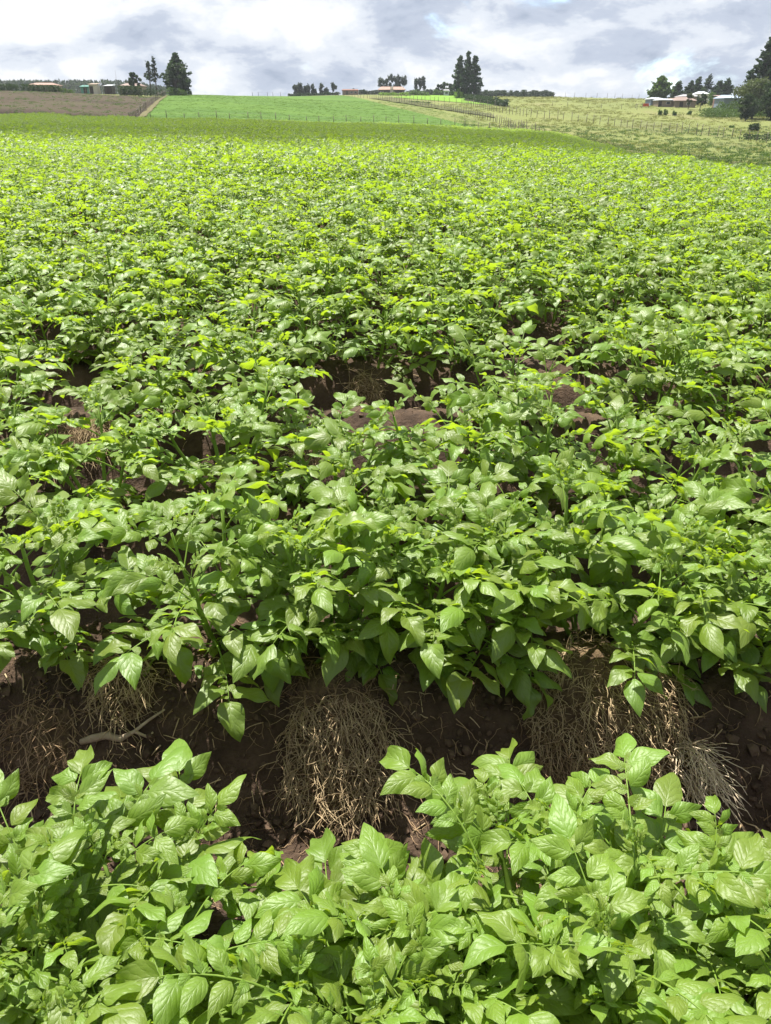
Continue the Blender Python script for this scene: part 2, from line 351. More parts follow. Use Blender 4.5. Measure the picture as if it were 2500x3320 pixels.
def patch(name, quad, mat, label, nu=70, nv=50, lift=0.05, ripple=0.0, jag=0.0):
    """field bounded by four (photo px, distance) corners: near-left, near-right, far-right, far-left"""
    P = [np.array((wx(p, d), d)) for p, d in quad]
    u = np.linspace(0, 1, nu)[None, :, None]; v = np.linspace(0, 1, nv)[:, None, None]
    A = (P[0]*(1-u)+P[1]*u)*(1-v) + (P[3]*(1-u)+P[2]*u)*v
    X, Y = A[..., 0].copy(), A[..., 1].copy()
    if jag:
        w = 1.0*((u[..., 0] < .01) | (u[..., 0] > .99) | (v[..., 0] < .01) | (v[..., 0] > .99))
        X += w*jag*fbm(X*.21, Y*.21, 3); Y += w*jag*2*fbm(X*.19+5, Y*.19, 3)
    Z = terrain(X, Y) + lift + ripple*np.abs(fbm(X*.3, Y*1.1, 2))
    co = np.stack([X, Y, Z], -1).reshape(-1, 3)
    i, j = np.meshgrid(np.arange(nu-1), np.arange(nv-1)); a = j*nu+i
    f = np.stack([a, a+1, a+nu+1, a+nu], -1).reshape(-1, 4)
    return tag(link(name, arr_mesh(name, co, f, mat)), label, None, None, 'structure')
patch('ploughed_field', [(-900, 112), (425, 117.5), (548, 206), (-900, 206)], M_plough, 'brown ploughed field below the dark hedges', 90, 70, 0.06, 0.14)
patch('dry_field_bank', [(412, 117.5), (438, 117.5), (552, 214), (543, 214)], M_bank, 'dry grassy bank between brown field and green field', 8, 60, 0.16, 0.12, 0.3)
patch('green_crop_field', [(437, 118), (1700, 118), (1110, 300), (556, 262)], M_green, 'bright green young crop field beyond the post fence', 90, 80, 0.08, 0.10)
patch('light_green_crop_field', [(1270, 272), (1600, 232), (1570, 312), (1380, 318)], M_green2, 'light green crop strip beside the tall conifer', 40, 40, 0.10, 0.08, 0.4)
patch('rough_strip', [(1195, 262), (1610, 172), (1590, 186), (1270, 270)], M_scrub, 'rough stony strip between the two wire fences', 50, 16, 0.13, 0.2, 0.5)
_pe = [(1480, 124.5), (1650, 118), (1800, 104.5), (1956, 87), (2109, 67), (2313, 59), (2466, 51), (2700, 43)]
mb = MB(); K = 60
for i in range(K):
    px = 1480 + (2700-1480)*i/(K-1); d0 = np.interp(px, [p for p, _ in _pe], [d for _, d in _pe]); wd = 26*math.sin(math.pi*min(1, max(0, (px-1420)/1300)))**0.6 + 3
    for j in range(9):
        d = d0 + wd*j/8 + (1.5*float(fbm(px*.02, j*.5, 2)) if j == 8 else 0); x = wx(px, d); mb.v.append((x, d, tz(x, d)+0.07+0.10*abs(float(fbm(x*.4, d*.6, 2))))); mb.uv.append((0, 0)); mb.y.append(0)
for i in range(K-1):
    for j in range(8): mb.f.append([i*9+j, (i+1)*9+j, (i+1)*9+j+1, i*9+j+1]); mb.m.append(0)
tag(mb.obj('fallow_strip', M_scrub), 'dark rough fallow strip beside the potato field edge', None, None, 'structure')

# ------------------------------------------------------------------ potato leaves
def leaflet_geo(rng, nl, nw, Lg=1.0):
    """ovate pointed leaflet along +Y, unit length, folded, arched and wavy"""
    fold = rng.uniform(.05, .5); bend = math.radians(rng.uniform(15, 75)); curl = rng.uniform(.0, .5); wav = rng.uniform(.025, .075)
    wid = rng.uniform(.25, .33); ph = rng.uniform(0, 6); ph2 = rng.uniform(0, 6); fq = rng.uniform(8, 13); side = rng.uniform(-.22, .22); tw = rng.uniform(-.5, .5)
    vs, uv, fs = [], [], []
    x0 = y0 = z0 = 0.0; ang = bend*0.25; ax = 0.0
    for i in range(nl+1):
        v = i/nl
        w = wid*(math.sin(math.pi*min(1, max(0, v))**.72) if 0 < v < 1 else 0)
        w = max(w, 0)**.82*wid**.18*(1-.30*v**2)
        if i == 0: w = .02
        if i == nl: w = .004
        for j in range(nw+1):
            u = -1+2*j/nw
            lx = u*w; lz = abs(u)*w*fold - curl*w*u*u + wav*math.sin(v*fq+(ph if u > 0 else ph2))*abs(u)**1.5*(1 if 0 < i < nl else 0)
            c, s_ = math.cos(tw*v), math.sin(tw*v); lx, lz = lx*c-lz*s_, lx*s_+lz*c
            # local frame after bending by ang about X
            vs.append((x0+lx, y0 + lz*math.sin(ang)*1.0, z0 + lz*math.cos(ang))); uv.append((u, v))
        ang2 = bend*0.25 - bend*(v+.5/nl); y0 += math.cos(ang2)/nl; z0 += math.sin(ang2)/nl; x0 += side*v/nl*2
        ang = -ang2 if False else ang2*-1.0
    for i in range(nl):
        for j in range(nw):
            a = i*(nw+1)+j; fs.append((a, a+1, a+nw+2, a+nw+1))
    return vs, fs, uv
NVAR = 10
HI, MID, LO = [], [], []
for k in range(NVAR):
    HI.append(leaflet_geo(random.Random(100+k), 10, 6)); MID.append(leaflet_geo(random.Random(100+k), 6, 4)); LO.append(leaflet_geo(random.Random(100+k), 3, 2))
def xform(vs, M): return [tuple(M @ Vector(v)) for v in vs]
LEAFLET_ME = []
for k in range(NVAR):
    b = MB(); b.add(HI[k][0], HI[k][1], 0, HI[k][2]); LEAFLET_ME.append(b.mesh('leaflet', [M_leaf]))
def frame(dirv, roll=0.0, up=Vector((0, 0, 1))):
    Y = dirv.normalized(); Z = up - Y*up.dot(Y)
    if Z.length < .05: Z = Vector((0, -1, .2)); Z = Z - Y*Z.dot(Y)
    Z.normalize(); X = Y.cross(Z); m = Matrix((X, Y, Z)).transposed()
    return m @ Matrix.Rotation(roll, 3, 'Y')
class LeafProto: pass
def make_leaf(rng, npair, big):
    """compound leaf along +Y: rachis points, leaflets [(matrix, variant)], tiny leaflets"""
    p = LeafProto(); L = rng.uniform(.125, .17)*(.8+.1*npair)
    rise = math.radians(rng.uniform(5, 25)); droop = math.radians(rng.uniform(35, 85)); n = 9
    pts = [Vector((0, 0, 0))]; dirs = []; yaw = rng.uniform(-.25, .25)
    for i in range(n):
        a = rise - droop*((i+.5)/n)**1.3; yw = yaw*i/n
        d = Vector((math.sin(yw)*math.cos(a), math.cos(yw)*math.cos(a), math.sin(a))); dirs.append(d); pts.append(pts[-1]+d*L/n)
    p.pts = pts; p.lf = []; p.tiny = []
    def pt(t):
        q = t*n; i = min(n-1, int(q)); return pts[i]+dirs[i]*((q-i)*L/n), dirs[i]
    ln = big*rng.uniform(.064, .082)
    q, d = pts[-1], dirs[-1]
    p.lf.append((Matrix.Translation(q) @ frame(d, rng.uniform(-.5, .5)).to_4x4() @ Matrix.Scale(ln, 4), rng.randrange(NVAR)))
    for k in range(npair):
        t = 1 - .05 - (k+.35)*(.62/npair); s = big*(.063-.009*k)
        for sg in (-1, 1):
            q, d = pt(min(1, max(.1, t+rng.uniform(-.03, .03)))); X = frame(d) @ Vector((1, 0, 0)); Zu = frame(d) @ Vector((0, 0, 1))
            a = math.radians(rng.uniform(48, 72)); dd = d*math.cos(a) + X*sg*math.sin(a) + Zu*rng.uniform(-.15, .35)
            M4 = Matrix.Translation(q + dd*.006) @ frame(dd, rng.uniform(-.55, .55)).to_4x4() @ Matrix.Scale(s*rng.uniform(.85, 1.15), 4)
            p.lf.append((M4, rng.randrange(NVAR)))
    for k in range(npair+2):
        for sg in (-1, 1):
            q, d = pt(rng.uniform(.30, .96)); X = frame(d) @ Vector((1, 0, 0)); dd = d*.5 + X*sg + Vector((0, 0, rng.uniform(0, .5)))
            p.tiny.append((Matrix.Translation(q) @ frame(dd, rng.uniform(-.5, .5)).to_4x4() @ Matrix.Diagonal((1.35, 1, 1, 1)) @ Matrix.Scale(big*rng.uniform(.014, .028), 4), rng.randrange(NVAR)))
    r = [.0021*(1-.6*i/n) for i in range(n+1)]
    b = MB(); b.tube(pts, r, 5, 1)
    for M4, k in p.tiny: b.add(xform(MID[k][0], M4), MID[k][1], 0, MID[k][2])
    p.rachis = b.mesh('leaf', [M_leaf, M_stem])
    b = MB(); b.tube(pts[::2]+[pts[-1]], [r[0]]*len(pts[::2]+[pts[-1]]), 3, 1)
    for M4, k in p.lf+p.tiny[::2]: b.add(xform(MID[k][0], M4), MID[k][1], 0, MID[k][2])
    p.whole = b.mesh('leaf', [M_leaf, M_stem])
    return p
LP = [make_leaf(random.Random(300+k), (3, 3, 4, 2, 3, 3)[k % 6], 1.0) for k in range(12)]
def plan_plant(rng, H, nst, spread=1.0, nleaf=6):
    """stems [(points, radius)] and leaves [(matrix, prototype, young)]"""
    st, lv = [], []
    for s in range(nst):
        az = 2*math.pi*(s+rng.uniform(-.3, .3))/nst; lean = math.radians(rng.uniform(6, 34))*spread
        L = H*rng.uniform(.72, 1.05); p = Vector((math.cos(az)*.025, math.sin(az)*.025, -.03)); pts = [p.copy()]; n = 7
        for i in range(n):
            a = lean*(1-.55*i/n); p = p + Vector((math.cos(az)*math.sin(a)+rng.uniform(-.06, .06), math.sin(az)*math.sin(a)+rng.uniform(-.06, .06), math.cos(a)))*((L+.03)/n); pts.append(p.copy())
        rr = rng.uniform(.0055, .0085); st.append((pts, [rr*(1-.55*i/n) for i in range(n+1)]))
        g = rng.uniform(0, 6.28)
        for k in range(nleaf):
            t = .22 + .78*k/(nleaf-1); q = t*n; i = min(n-1, int(q)); pos = pts[i].lerp(pts[i+1], q-i)
            a2 = g + k*2.4 + rng.uniform(-.35, .35)
            el = math.radians(rng.uniform(-8, 22) + 38*t**2)
            out = Vector((math.cos(a2), math.sin(a2), 0)) + Vector((math.cos(az), math.sin(az), 0))*.45
            out.normalize(); d = out*math.cos(el) + Vector((0, 0, math.sin(el)))
            sc = (.80+.40*math.sin(math.pi*min(1, t*.95)))*rng.uniform(.85, 1.15); yg = max(0, (t-.35)/.65)*.8 + rng.uniform(0, .15)
            if t > .95: sc *= .62
            lv.append((Matrix.Translation(pos) @ frame(d, rng.uniform(-.3, .3)).to_4x4() @ Matrix.Scale(sc, 4), rng.randrange(len(LP)), min(1, yg)))
        for k in range(2):   # small unopened leaves at the tip
            a2 = rng.uniform(0, 6.28); d = Vector((math.cos(a2)*.55, math.sin(a2)*.55, 1))
            lv.append((Matrix.Translation(pts[-1]) @ frame(d, rng.uniform(-.3, .3)).to_4x4() @ Matrix.Scale(rng.uniform(.3, .45), 4), rng.randrange(len(LP)), 1.0))
    return st, lv
def stem_mesh(pts, r, n=7):
    b = MB(); b.tube(pts, r, n, 0); return b.mesh('stem', [M_stem])
def joined_foliage(st, lv, lod, skip=1):
    f = MB(); sb = MB()
    for pts, r in st: sb.tube(pts, r, 4, 0)
    for M4, k, yg in lv:
        for Q, v in LP[k].lf[::skip]: T = M4 @ Q; f.add(xform(lod[v][0], T), lod[v][1], 0, lod[v][2], yg*.4)
    return f, sb
# row by row planting
ROWNAME = {1: ('leafy potato plant on the near side of the bare root-strewn furrow', 'potato plants on the near side of the bare furrow'),
           2: ('tall potato plant rooted on the bank right above the bare furrow', 'potato plants on the bank above the bare furrow')}
ordn = ['', '', '', 'second', 'third', 'fourth', 'fifth', 'sixth', 'seventh', 'eighth', 'ninth', 'tenth', 'eleventh', 'twelfth', 'thirteenth', 'fourteenth', 'fifteenth', 'sixteenth']
for k in range(3, 18): ROWNAME[k] = ('potato plant in the %s row behind the bare furrow' % ordn[k], 'potato plants of the %s row behind the furrow' % ordn[k])
def hit(px, py):
    r = ray(px, py).normalized(); p = Vector((0, 0, CAM_Z)); t = .5
    while t < 60:
        q = p + r*t
        if q.z < sz(q.x, q.y): return q
        t += .004 + t*.002
    return q
NEAR = {1: [(-.45, .60, .19, 6), (-.30, .61, .19, 6), (-.02, .56, .18, 6), (.11, .53, .18, 6), (.22, .64, .23, 6), (.38, .57, .21, 6), (.56, .60, .19, 5)],
        2: [(-.74, 1.42, .31, 4), (-.36, 1.42, .28, 4), (-.15, 1.44, .34, 5), (.06, 1.43, .33, 5), (.26, 1.45, .30, 4), (.47, 1.46, .33, 5), (.70, 1.44, .31, 5), (.92, 1.45, .33, 4)]}
NEARLAB = {}
for kk, labs in {1: ['broad leafy potato plant in front of the pale dead twig', 'potato plant in front of the furrow midway between dead twig and hanging dry grass clump',
                 'small potato plant in front of the wide hanging dry grass clump', 'low potato plant between the hanging dry grass clump and the bushiest front plant', 'bushiest front potato plant, below the largest tangled dry grass mound', 'front potato plant below the pale bleached straw bundle', 'front potato plant beyond the pale straw bundle, cut off by the picture edge'],
             2: ['potato plant on the bank across a soil gap from the rest of its row', 'potato plant on the bank directly above the pale dead twig', 'tall potato plant on the bank between dead twig and dark root clod', 'tall potato plant on the bank directly above the dark root clod',
                 'potato plant on the bank between the root clod and the largest dry grass mound', 'potato plant on the bank directly above the largest dry grass mound', 'potato plant on the bank above the pale bleached straw bundle', 'potato plant on the bank beyond the pale straw bundle, mostly cut off']}.items():
    for (sx, sy, sh, sn), lb in zip(NEAR[kk], labs): NEARLAB[(kk, round(sx, 2))] = (lb, ROWNAME[kk][1])
def row_spots(k, rng):
    if k in NEAR: return NEAR[k]
    y = ROW0 + DROW*(k-1); hw = .56*y+.35; r = []; x = -hw + rng.uniform(0, .3)
    while x < hw:
        r.append((x, y+rng.uniform(-.05, .05), rng.uniform(.25, .38) if k < 6 else rng.uniform(.28, .44), rng.choice((4, 4, 5)))); x += rng.uniform(.28, .42)
    return r
GAPS = [hit(*p) for p in ((240, 1530), (190, 1460), (885, 1140), (1020, 1148), (660, 1230), (1185, 1305), (1485, 1335), (1410, 1455), (1920, 1500), (1850, 1480), (1275, 1545), (1515, 1005), (1740, 1185), (280, 830), (120, 1270))]
count = 0; LEAFLET_ROWS = 3; LEAF_ROWS = 9; IND = 296
shared = []
for k in range(5):
    st, lv = plan_plant(random.Random(900+k), .40, 4, 1.25, 9); f, sb = joined_foliage(st, lv, LO); shared.append((f.mesh('foliage', [M_leaf]), sb.mesh('stem', [M_stem])))
lastrow = 1
for k in range(1, 18):
    rng = random.Random(40+k); full = True
    for (x, y, H, nst) in row_spots(k, rng):
        if count >= IND: full = False; break
        if k > 2 and any((x-g.x)**2 + (y-g.y)**2 < .033 for g in GAPS): continue
        e = empty('potato_plant', (x, y, sz(x, y)-.005), rng.uniform(0, 6.28) if k > LEAF_ROWS else 0.0)
        lab = NEARLAB.get((k, round(x, 2)), ROWNAME[k])
        tag(e, lab[0], 'potato plant', lab[1]); count += 1
        if k <= LEAF_ROWS:
            st, lv = plan_plant(rng, H, nst, 1.25, 9)
            lsc = .82 if k == 1 else .97; lv = [(M4 @ Matrix.Scale(lsc, 4), a_, b_) for M4, a_, b_ in lv]
            for pts, r in st: link('stem', stem_mesh(pts, r), e)
            for M4, pi, yg in lv:
                p = LP[pi]
                if k <= LEAFLET_ROWS:
                    lo = link('leaf', p.rachis, e, M4); lo.color = (1-yg, 1, 1, 1)
                    for Q, v in p.lf:
                        q = link('leaflet', LEAFLET_ME[v], lo, Q); q.color = (1-min(1, yg*rng.uniform(.7, 1.1)), 1, 1, 1)
                else:
                    lo = link('leaf', p.whole, e, M4); lo.color = (1-yg, 1, 1, 1)
        else:
            s = rng.choice(shared); q = rng.uniform(.85, 1.12); e.scale = (q, q, q)
            link('foliage', s[0], e); link('stem', s[1], e)
    if full: lastrow = k
    else: break
# the rest of the field: uncountable, instanced on points
protos = bpy.data.collections.new('far_plant_shapes')
for k in range(6):
    st, lv = plan_plant(random.Random(950+k), .40, 4, 1.3, 9); f, sb = joined_foliage(st, lv, LO, 1)
    f2 = MB(); f2.v, f2.f, f2.m, f2.uv, f2.y, f2.has_uv = f.v, f.f, f.m, f.uv, f.y, True
    po = bpy.data.objects.new('potato_foliage_shape', f2.mesh('potato_foliage_shape', [M_leaf])); protos.objects.link(po)
def scatter(name, pts, rots, scs, coll, label, cat=None):
    me = bpy.data.meshes.new(name); me.from_pydata(pts, [], [])
    a = me.attributes.new('rot', 'FLOAT', 'POINT'); a.data.foreach_set('value', rots)
    a = me.attributes.new('scl', 'FLOAT_VECTOR', 'POINT'); a.data.foreach_set('vector', np.array(scs, np.float32).ravel())
    ob = link(name, me); tag(ob, label, cat, None, 'stuff')
    ng = bpy.data.node_groups.new(name+'_nodes', 'GeometryNodeTree')
    ng.interface.new_socket('Geometry', in_out='INPUT', socket_type='NodeSocketGeometry'); ng.interface.new_socket('Geometry', in_out='OUTPUT', socket_type='NodeSocketGeometry')
    gi = ng.nodes.new('NodeGroupInput'); go = ng.nodes.new('NodeGroupOutput'); ip = ng.nodes.new('GeometryNodeInstanceOnPoints')
    ci = ng.nodes.new('GeometryNodeCollectionInfo'); ci.inputs['Collection'].default_value = coll; ci.inputs['Separate Children'].default_value = True; ci.inputs['Reset Children'].default_value = True
    na = ng.nodes.new('GeometryNodeInputNamedAttribute'); na.data_type = 'FLOAT'; na.inputs['Name'].default_value = 'rot'
    ns = ng.nodes.new('GeometryNodeInputNamedAttribute'); ns.data_type = 'FLOAT_VECTOR'; ns.inputs['Name'].default_value = 'scl'
    cx = ng.nodes.new('ShaderNodeCombineXYZ'); rv = ng.nodes.new('FunctionNodeRandomValue'); rv.data_type = 'INT'; rv.inputs[4].default_value = 0; rv.inputs[5].default_value = 1000
    l = ng.links
    l.new(gi.outputs[0], ip.inputs['Points']); l.new(ci.outputs[0], ip.inputs['Instance']); ip.inputs['Pick Instance'].default_value = True
    l.new(rv.outputs[2], ip.inputs['Instance Index']); l.new(na.outputs[0], cx.inputs[2]); l.new(cx.outputs[0], ip.inputs['Rotation']); l.new(ns.outputs[0], ip.inputs['Scale'])
    l.new(ip.outputs[0], go.inputs[0])
    md = ob.modifiers.new('scatter', 'NODES'); md.node_group = ng; return ob
pts, rots, scs = [], [], []
k = lastrow+1; y = ROW0 + DROW*(k-1); rng = random.Random(5)
while y < 135:
    sp = .335 if y < 45 else (.36 if y < 80 else .45); q0 = 1.0 if y < 45 else sp/.30*.86
    hw = y*.50 + 3.5; x = -hw
    while x < hw:
        x += sp*rng.uniform(.75, 1.25); yy = y + rng.uniform(-.09, .09)
        if yy > float(edge(x, yy))-.3: continue
        vig = 1 + .42*float(fbm(x*.22, yy*.16, 2)) + .15*float(fbm(x*.05, yy*.05, 1)) + .10*rng.uniform(-1, 1)
        if rng.random() < .02 or vig < .60: continue
        q = q0*vig*1.02; pts.append((x, yy, sz(x, yy)-.01)); rots.append(rng.uniform(0, 6.28)); scs.append((q, q, q*rng.uniform(.85, 1.15)))
    y += DROW if y < 60 else DROW*(1.0 if y < 60 else 1.15)
scatter('potato_crop', pts, rots, scs, protos, 'dense green potato crop filling the far part of the field')
print('plants', count, 'rows', lastrow, 'scatter', len(pts), 'objects', len(bpy.data.objects))

# ------------------------------------------------------------------ bare furrow: clods, rootlets, straw
def slope(x, y):
    e = .02; return Vector((-(sz(x+e, y)-sz(x-e, y))/(2*e), -(sz(x, y+e)-sz(x, y-e))/(2*e), 0))     # downhill
def strand(b, p, d, L, r, rng, grav=.5, wig=.25, n=6, sides=3, m=0, hug=True):
    pts = [p.copy()]; d = d.normalized()
    for i in range(n):
        d = (d + Vector((rng.uniform(-wig, wig), rng.uniform(-wig, wig), rng.uniform(-wig, wig)-grav/n))).normalized(); q = pts[-1] + d*(L/n)
        h = sz(q.x, q.y)+.002
        if hug and q.z < h: q.z = h + rng.uniform(0, .003)
        pts.append(q)
    b.tube(pts, [r*(1-.6*i/n) for i in range(n+1)], sides, m)
rng = random.Random(77)
b = MB()
def lump(b, c, s, rng, m=0):
    vs = []; base = [(0,0,1),(.89,0,.45),(.28,.85,.45),(-.72,.53,.45),(-.72,-.53,.45),(.28,-.85,.45),(.72,.53,-.45),(-.28,.85,-.45),(-.89,0,-.45),(-.28,-.85,-.45),(.72,-.53,-.45),(0,0,-1)]
    for v in base: k = s*rng.uniform(.4, 1.4); vs.append((c[0]+v[0]*k, c[1]+v[1]*k, c[2]+v[2]*k*.75))
    F = [(0,1,2),(0,2,3),(0,3,4),(0,4,5),(0,5,1),(1,6,2),(2,7,3),(3,8,4),(4,9,5),(5,10,1),(2,6,7),(3,7,8),(4,8,9),(5,9,10),(1,10,6),(11,7,6),(11,8,7),(11,9,8),(11,10,9),(11,6,10)]
    b.add(vs, F, m)
for i in range(8200):
    y = rng.uniform(.45, 1.6) if i < 3800 else max(.5, rng.gauss(1.15, .14)) if i < 6800 else rng.uniform(1.6, 4.5); x = rng.uniform(-1, 1)*(.55*y+.35)
    s = .002 + .011*rng.random()**4 + (.010*rng.random() if rng.random() < .05 else 0)
    lump(b, (x, y, sz(x, y)+s*.25), s, rng)
tag(b.obj('soil_crumbs', M_clod, smooth=False), 'small dark soil crumbs and clods strewn over the furrow', None, None, 'stuff')
b = MB()
for i in range(1700):
    y = rng.gauss(1.17, .16) if i < 1250 else rng.uniform(1.5, 4.2)
    if y < .5: continue
    x = rng.uniform(-1, 1)*(.55*y+.2); g = slope(x, y)
    d = Vector((rng.uniform(-1, 1), rng.uniform(-1, 1), rng.uniform(-.1, .7))) + g*.8
    strand(b, Vector((x, y, sz(x, y)+.001)), d, rng.uniform(.02, .085), rng.uniform(.0005, .0015), rng, .9, .5, 6)
tag(b.obj('rootlets', M_root), 'fine brown rootlets littering the soil bank', None, None, 'stuff')

b = MB()
for i in range(650):
    y = max(.5, rng.gauss(1.18, .17)) if i < 420 else rng.uniform(1.5, 4.2)
    x = rng.uniform(-1, 1)*(.55*y+.2); d = Vector((rng.uniform(-1, 1), rng.uniform(-1, 1), rng.uniform(-.1, .3)))
    strand(b, Vector((x, y, sz(x, y)+.003)), d, rng.uniform(.01, .045), rng.uniform(.0007, .0022), rng, .6, .18, 3, 4)
tag(b.obj('straw_bits', M_straw), 'broken bits of dry straw scattered on dark soil', None, None, 'stuff')
def tuft(px, py, wpx, label, nst, L, mats, name='dry_grass_clump', rad=.0010, spread=.8, group=None, hgt=.05, grav=1.2, cat='dry grass', out=.5, wig=.34):
    c = hit(px, py); d = (c-Vector((0, 0, CAM_Z))).length; w = wpx*d/FOC/2; rng = random.Random(int(px*7+py))
    e = empty(name, c); tag(e, label, cat, group)
    # matted root mound
    b = MB(); nu, nv = 18, 8; vs, fs = [], []
    for j in range(nv+1):
        t = j/nv
        for i in range(nu):
            a = 2*math.pi*i/nu; k = 1 + .22*float(fbm(math.cos(a)*1.3+px, math.sin(a)*1.3+t, 2)); rr = w*t*k
            x, y = math.cos(a)*rr, math.sin(a)*rr*.75; z = sz(c.x+x, c.y+y) - c.z + hgt*(1-t*t)*(1+.5*float(fbm(x*30+px, y*30, 2))) - .012*t
            vs.append((x, y, z))
    for j in range(nv):
        for i in range(nu): i2 = (i+1) % nu; fs.append((j*nu+i, (j+1)*nu+i, (j+1)*nu+i2, j*nu+i2))
    b.add(vs, fs); b.obj('root_mat', M_mat, e)
    b = MB(); g = slope(c.x, c.y); g = g.normalized() if g.length > .05 else Vector((0, -1, 0))
    for i in range(int(nst*1.45)):
        a = rng.uniform(0, 6.28); rr = w*math.sqrt(rng.random())*.95; x, y = math.cos(a)*rr, math.sin(a)*rr*.75
        p = Vector((c.x+x, c.y+y, sz(c.x+x, c.y+y) + hgt*(1-(rr/w)**2)*.8))
        dv = g*rng.uniform(.2, 1.0) + Vector((rng.uniform(-1, 1)*spread, rng.uniform(-1, .6)*spread, rng.uniform(-.1, .6)*out*2))
        m0 = len(b.v); strand(b, p, dv, L*rng.uniform(.3, 1.25), rad*rng.uniform(.6, 1.4), rng, grav*rng.uniform(.4, 1.5), wig*rng.uniform(.6, 1.5), 6, 3)
        for q in range(m0, len(b.v)): b.v[q] = tuple(Vector(b.v[q])-c)
    s = b.obj('strands', mats, e); s['kind'] = 'stuff'
    return e
tuft(1100, 2455, 380, 'wide clump of hanging dry grass roots in the middle of the bare bank', 760, .062, M_straw, hgt=.055)
tuft(1085, 2270, 340, 'dark crumbly root clod topped by fine twiggy rootlets', 160, .06, M_root, hgt=.05, spread=1.2, out=1.0, cat='soil clod', name='root_clod')
tuft(1960, 2290, 520, 'largest tangled mound of tan dry grass on the bank', 1300, .055, M_straw, hgt=.085, spread=1.1, out=.8)
tuft(2240, 2500, 130, 'bundle of pale bleached straw hanging on the bank', 150, .095, M_pale, name='straw_bundle', spread=.38, grav=.5, hgt=.03, rad=.0013, cat='straw', wig=.2)
tuft(1880, 2520, 330, 'dry roots hanging low below the tangled tan mound', 260, .09, M_root, hgt=.03, cat='dry roots', name='root_clump')
tuft(400, 2230, 230, 'small tangle of dry roots behind the pale dead twig', 190, .08, M_straw, hgt=.045, spread=1.2, out=.9, cat='dry roots', name='root_clump')
tuft(120, 2420, 260, 'loose dry roots spread on dark soil beside the pale dead twig', 130, .09, M_root, hgt=.02, spread=1.3, cat='dry roots', name='root_clump')
for (px, py, w) in [(215, 1470, 170), (330, 1420, 120), (980, 1135, 130), (1180, 1290, 120), (1000, 1500, 150), (1620, 1430, 120)]:
    tuft(px, py, w, 'dry grass clump in a soil gap between potato plants', 150, .10, M_straw, hgt=.06, group='dry grass clumps between the potato rows', out=.8)
# dead twig
c = hit(330, 2410); p1 = hit(525, 2340); mid = c.lerp(p1, .45); e = empty('dead_twig', c); tag(e, 'pale dead twig with a fat blunt end on dark soil', 'twig')
def on(p, h): return Vector((p.x, p.y, sz(p.x, p.y)+h))
pts = [on(hit(265, 2418), .008), on(hit(300, 2412), .011), on(hit(350, 2410), .011), on(hit(395, 2418), .009), on(hit(440, 2395), .012), on(hit(490, 2370), .018), on(hit(540, 2335), .026)]
b = MB(); b.tube([p-c for p in pts], [.0065, .0085, .0085, .007, .004, .0032, .002], 8); b.obj('stick', M_twig, e)
b = MB(); b.tube([pts[4]-c, on(hit(480, 2400), .006)-c, on(hit(500, 2392), .004)-c], [.0036, .003, .002], 6); b.obj('side_shoot', M_twig, e)
for (pa, pb, lb) in [((60, 2330), (210, 2650), 'long thin curved root lying on the soil bank'), ((1700, 2290), (1900, 2360), 'short brown stick poking out under potato leaves')]:
    rng2 = random.Random(pa[0]); ps = []
    for i in range(8):
        t = i/7; ps.append(on(hit(pa[0]+(pb[0]-pa[0])*t+rng2.uniform(-18, 18)+40*math.sin(t*5), pa[1]+(pb[1]-pa[1])*t), .005))
    b = MB(); b.tube([p-ps[0] for p in ps], [.0028-.0014*i/7 for i in range(8)], 6); o = b.obj('dry_root', M_root); o.location = ps[0]; tag(o, lb, 'root')

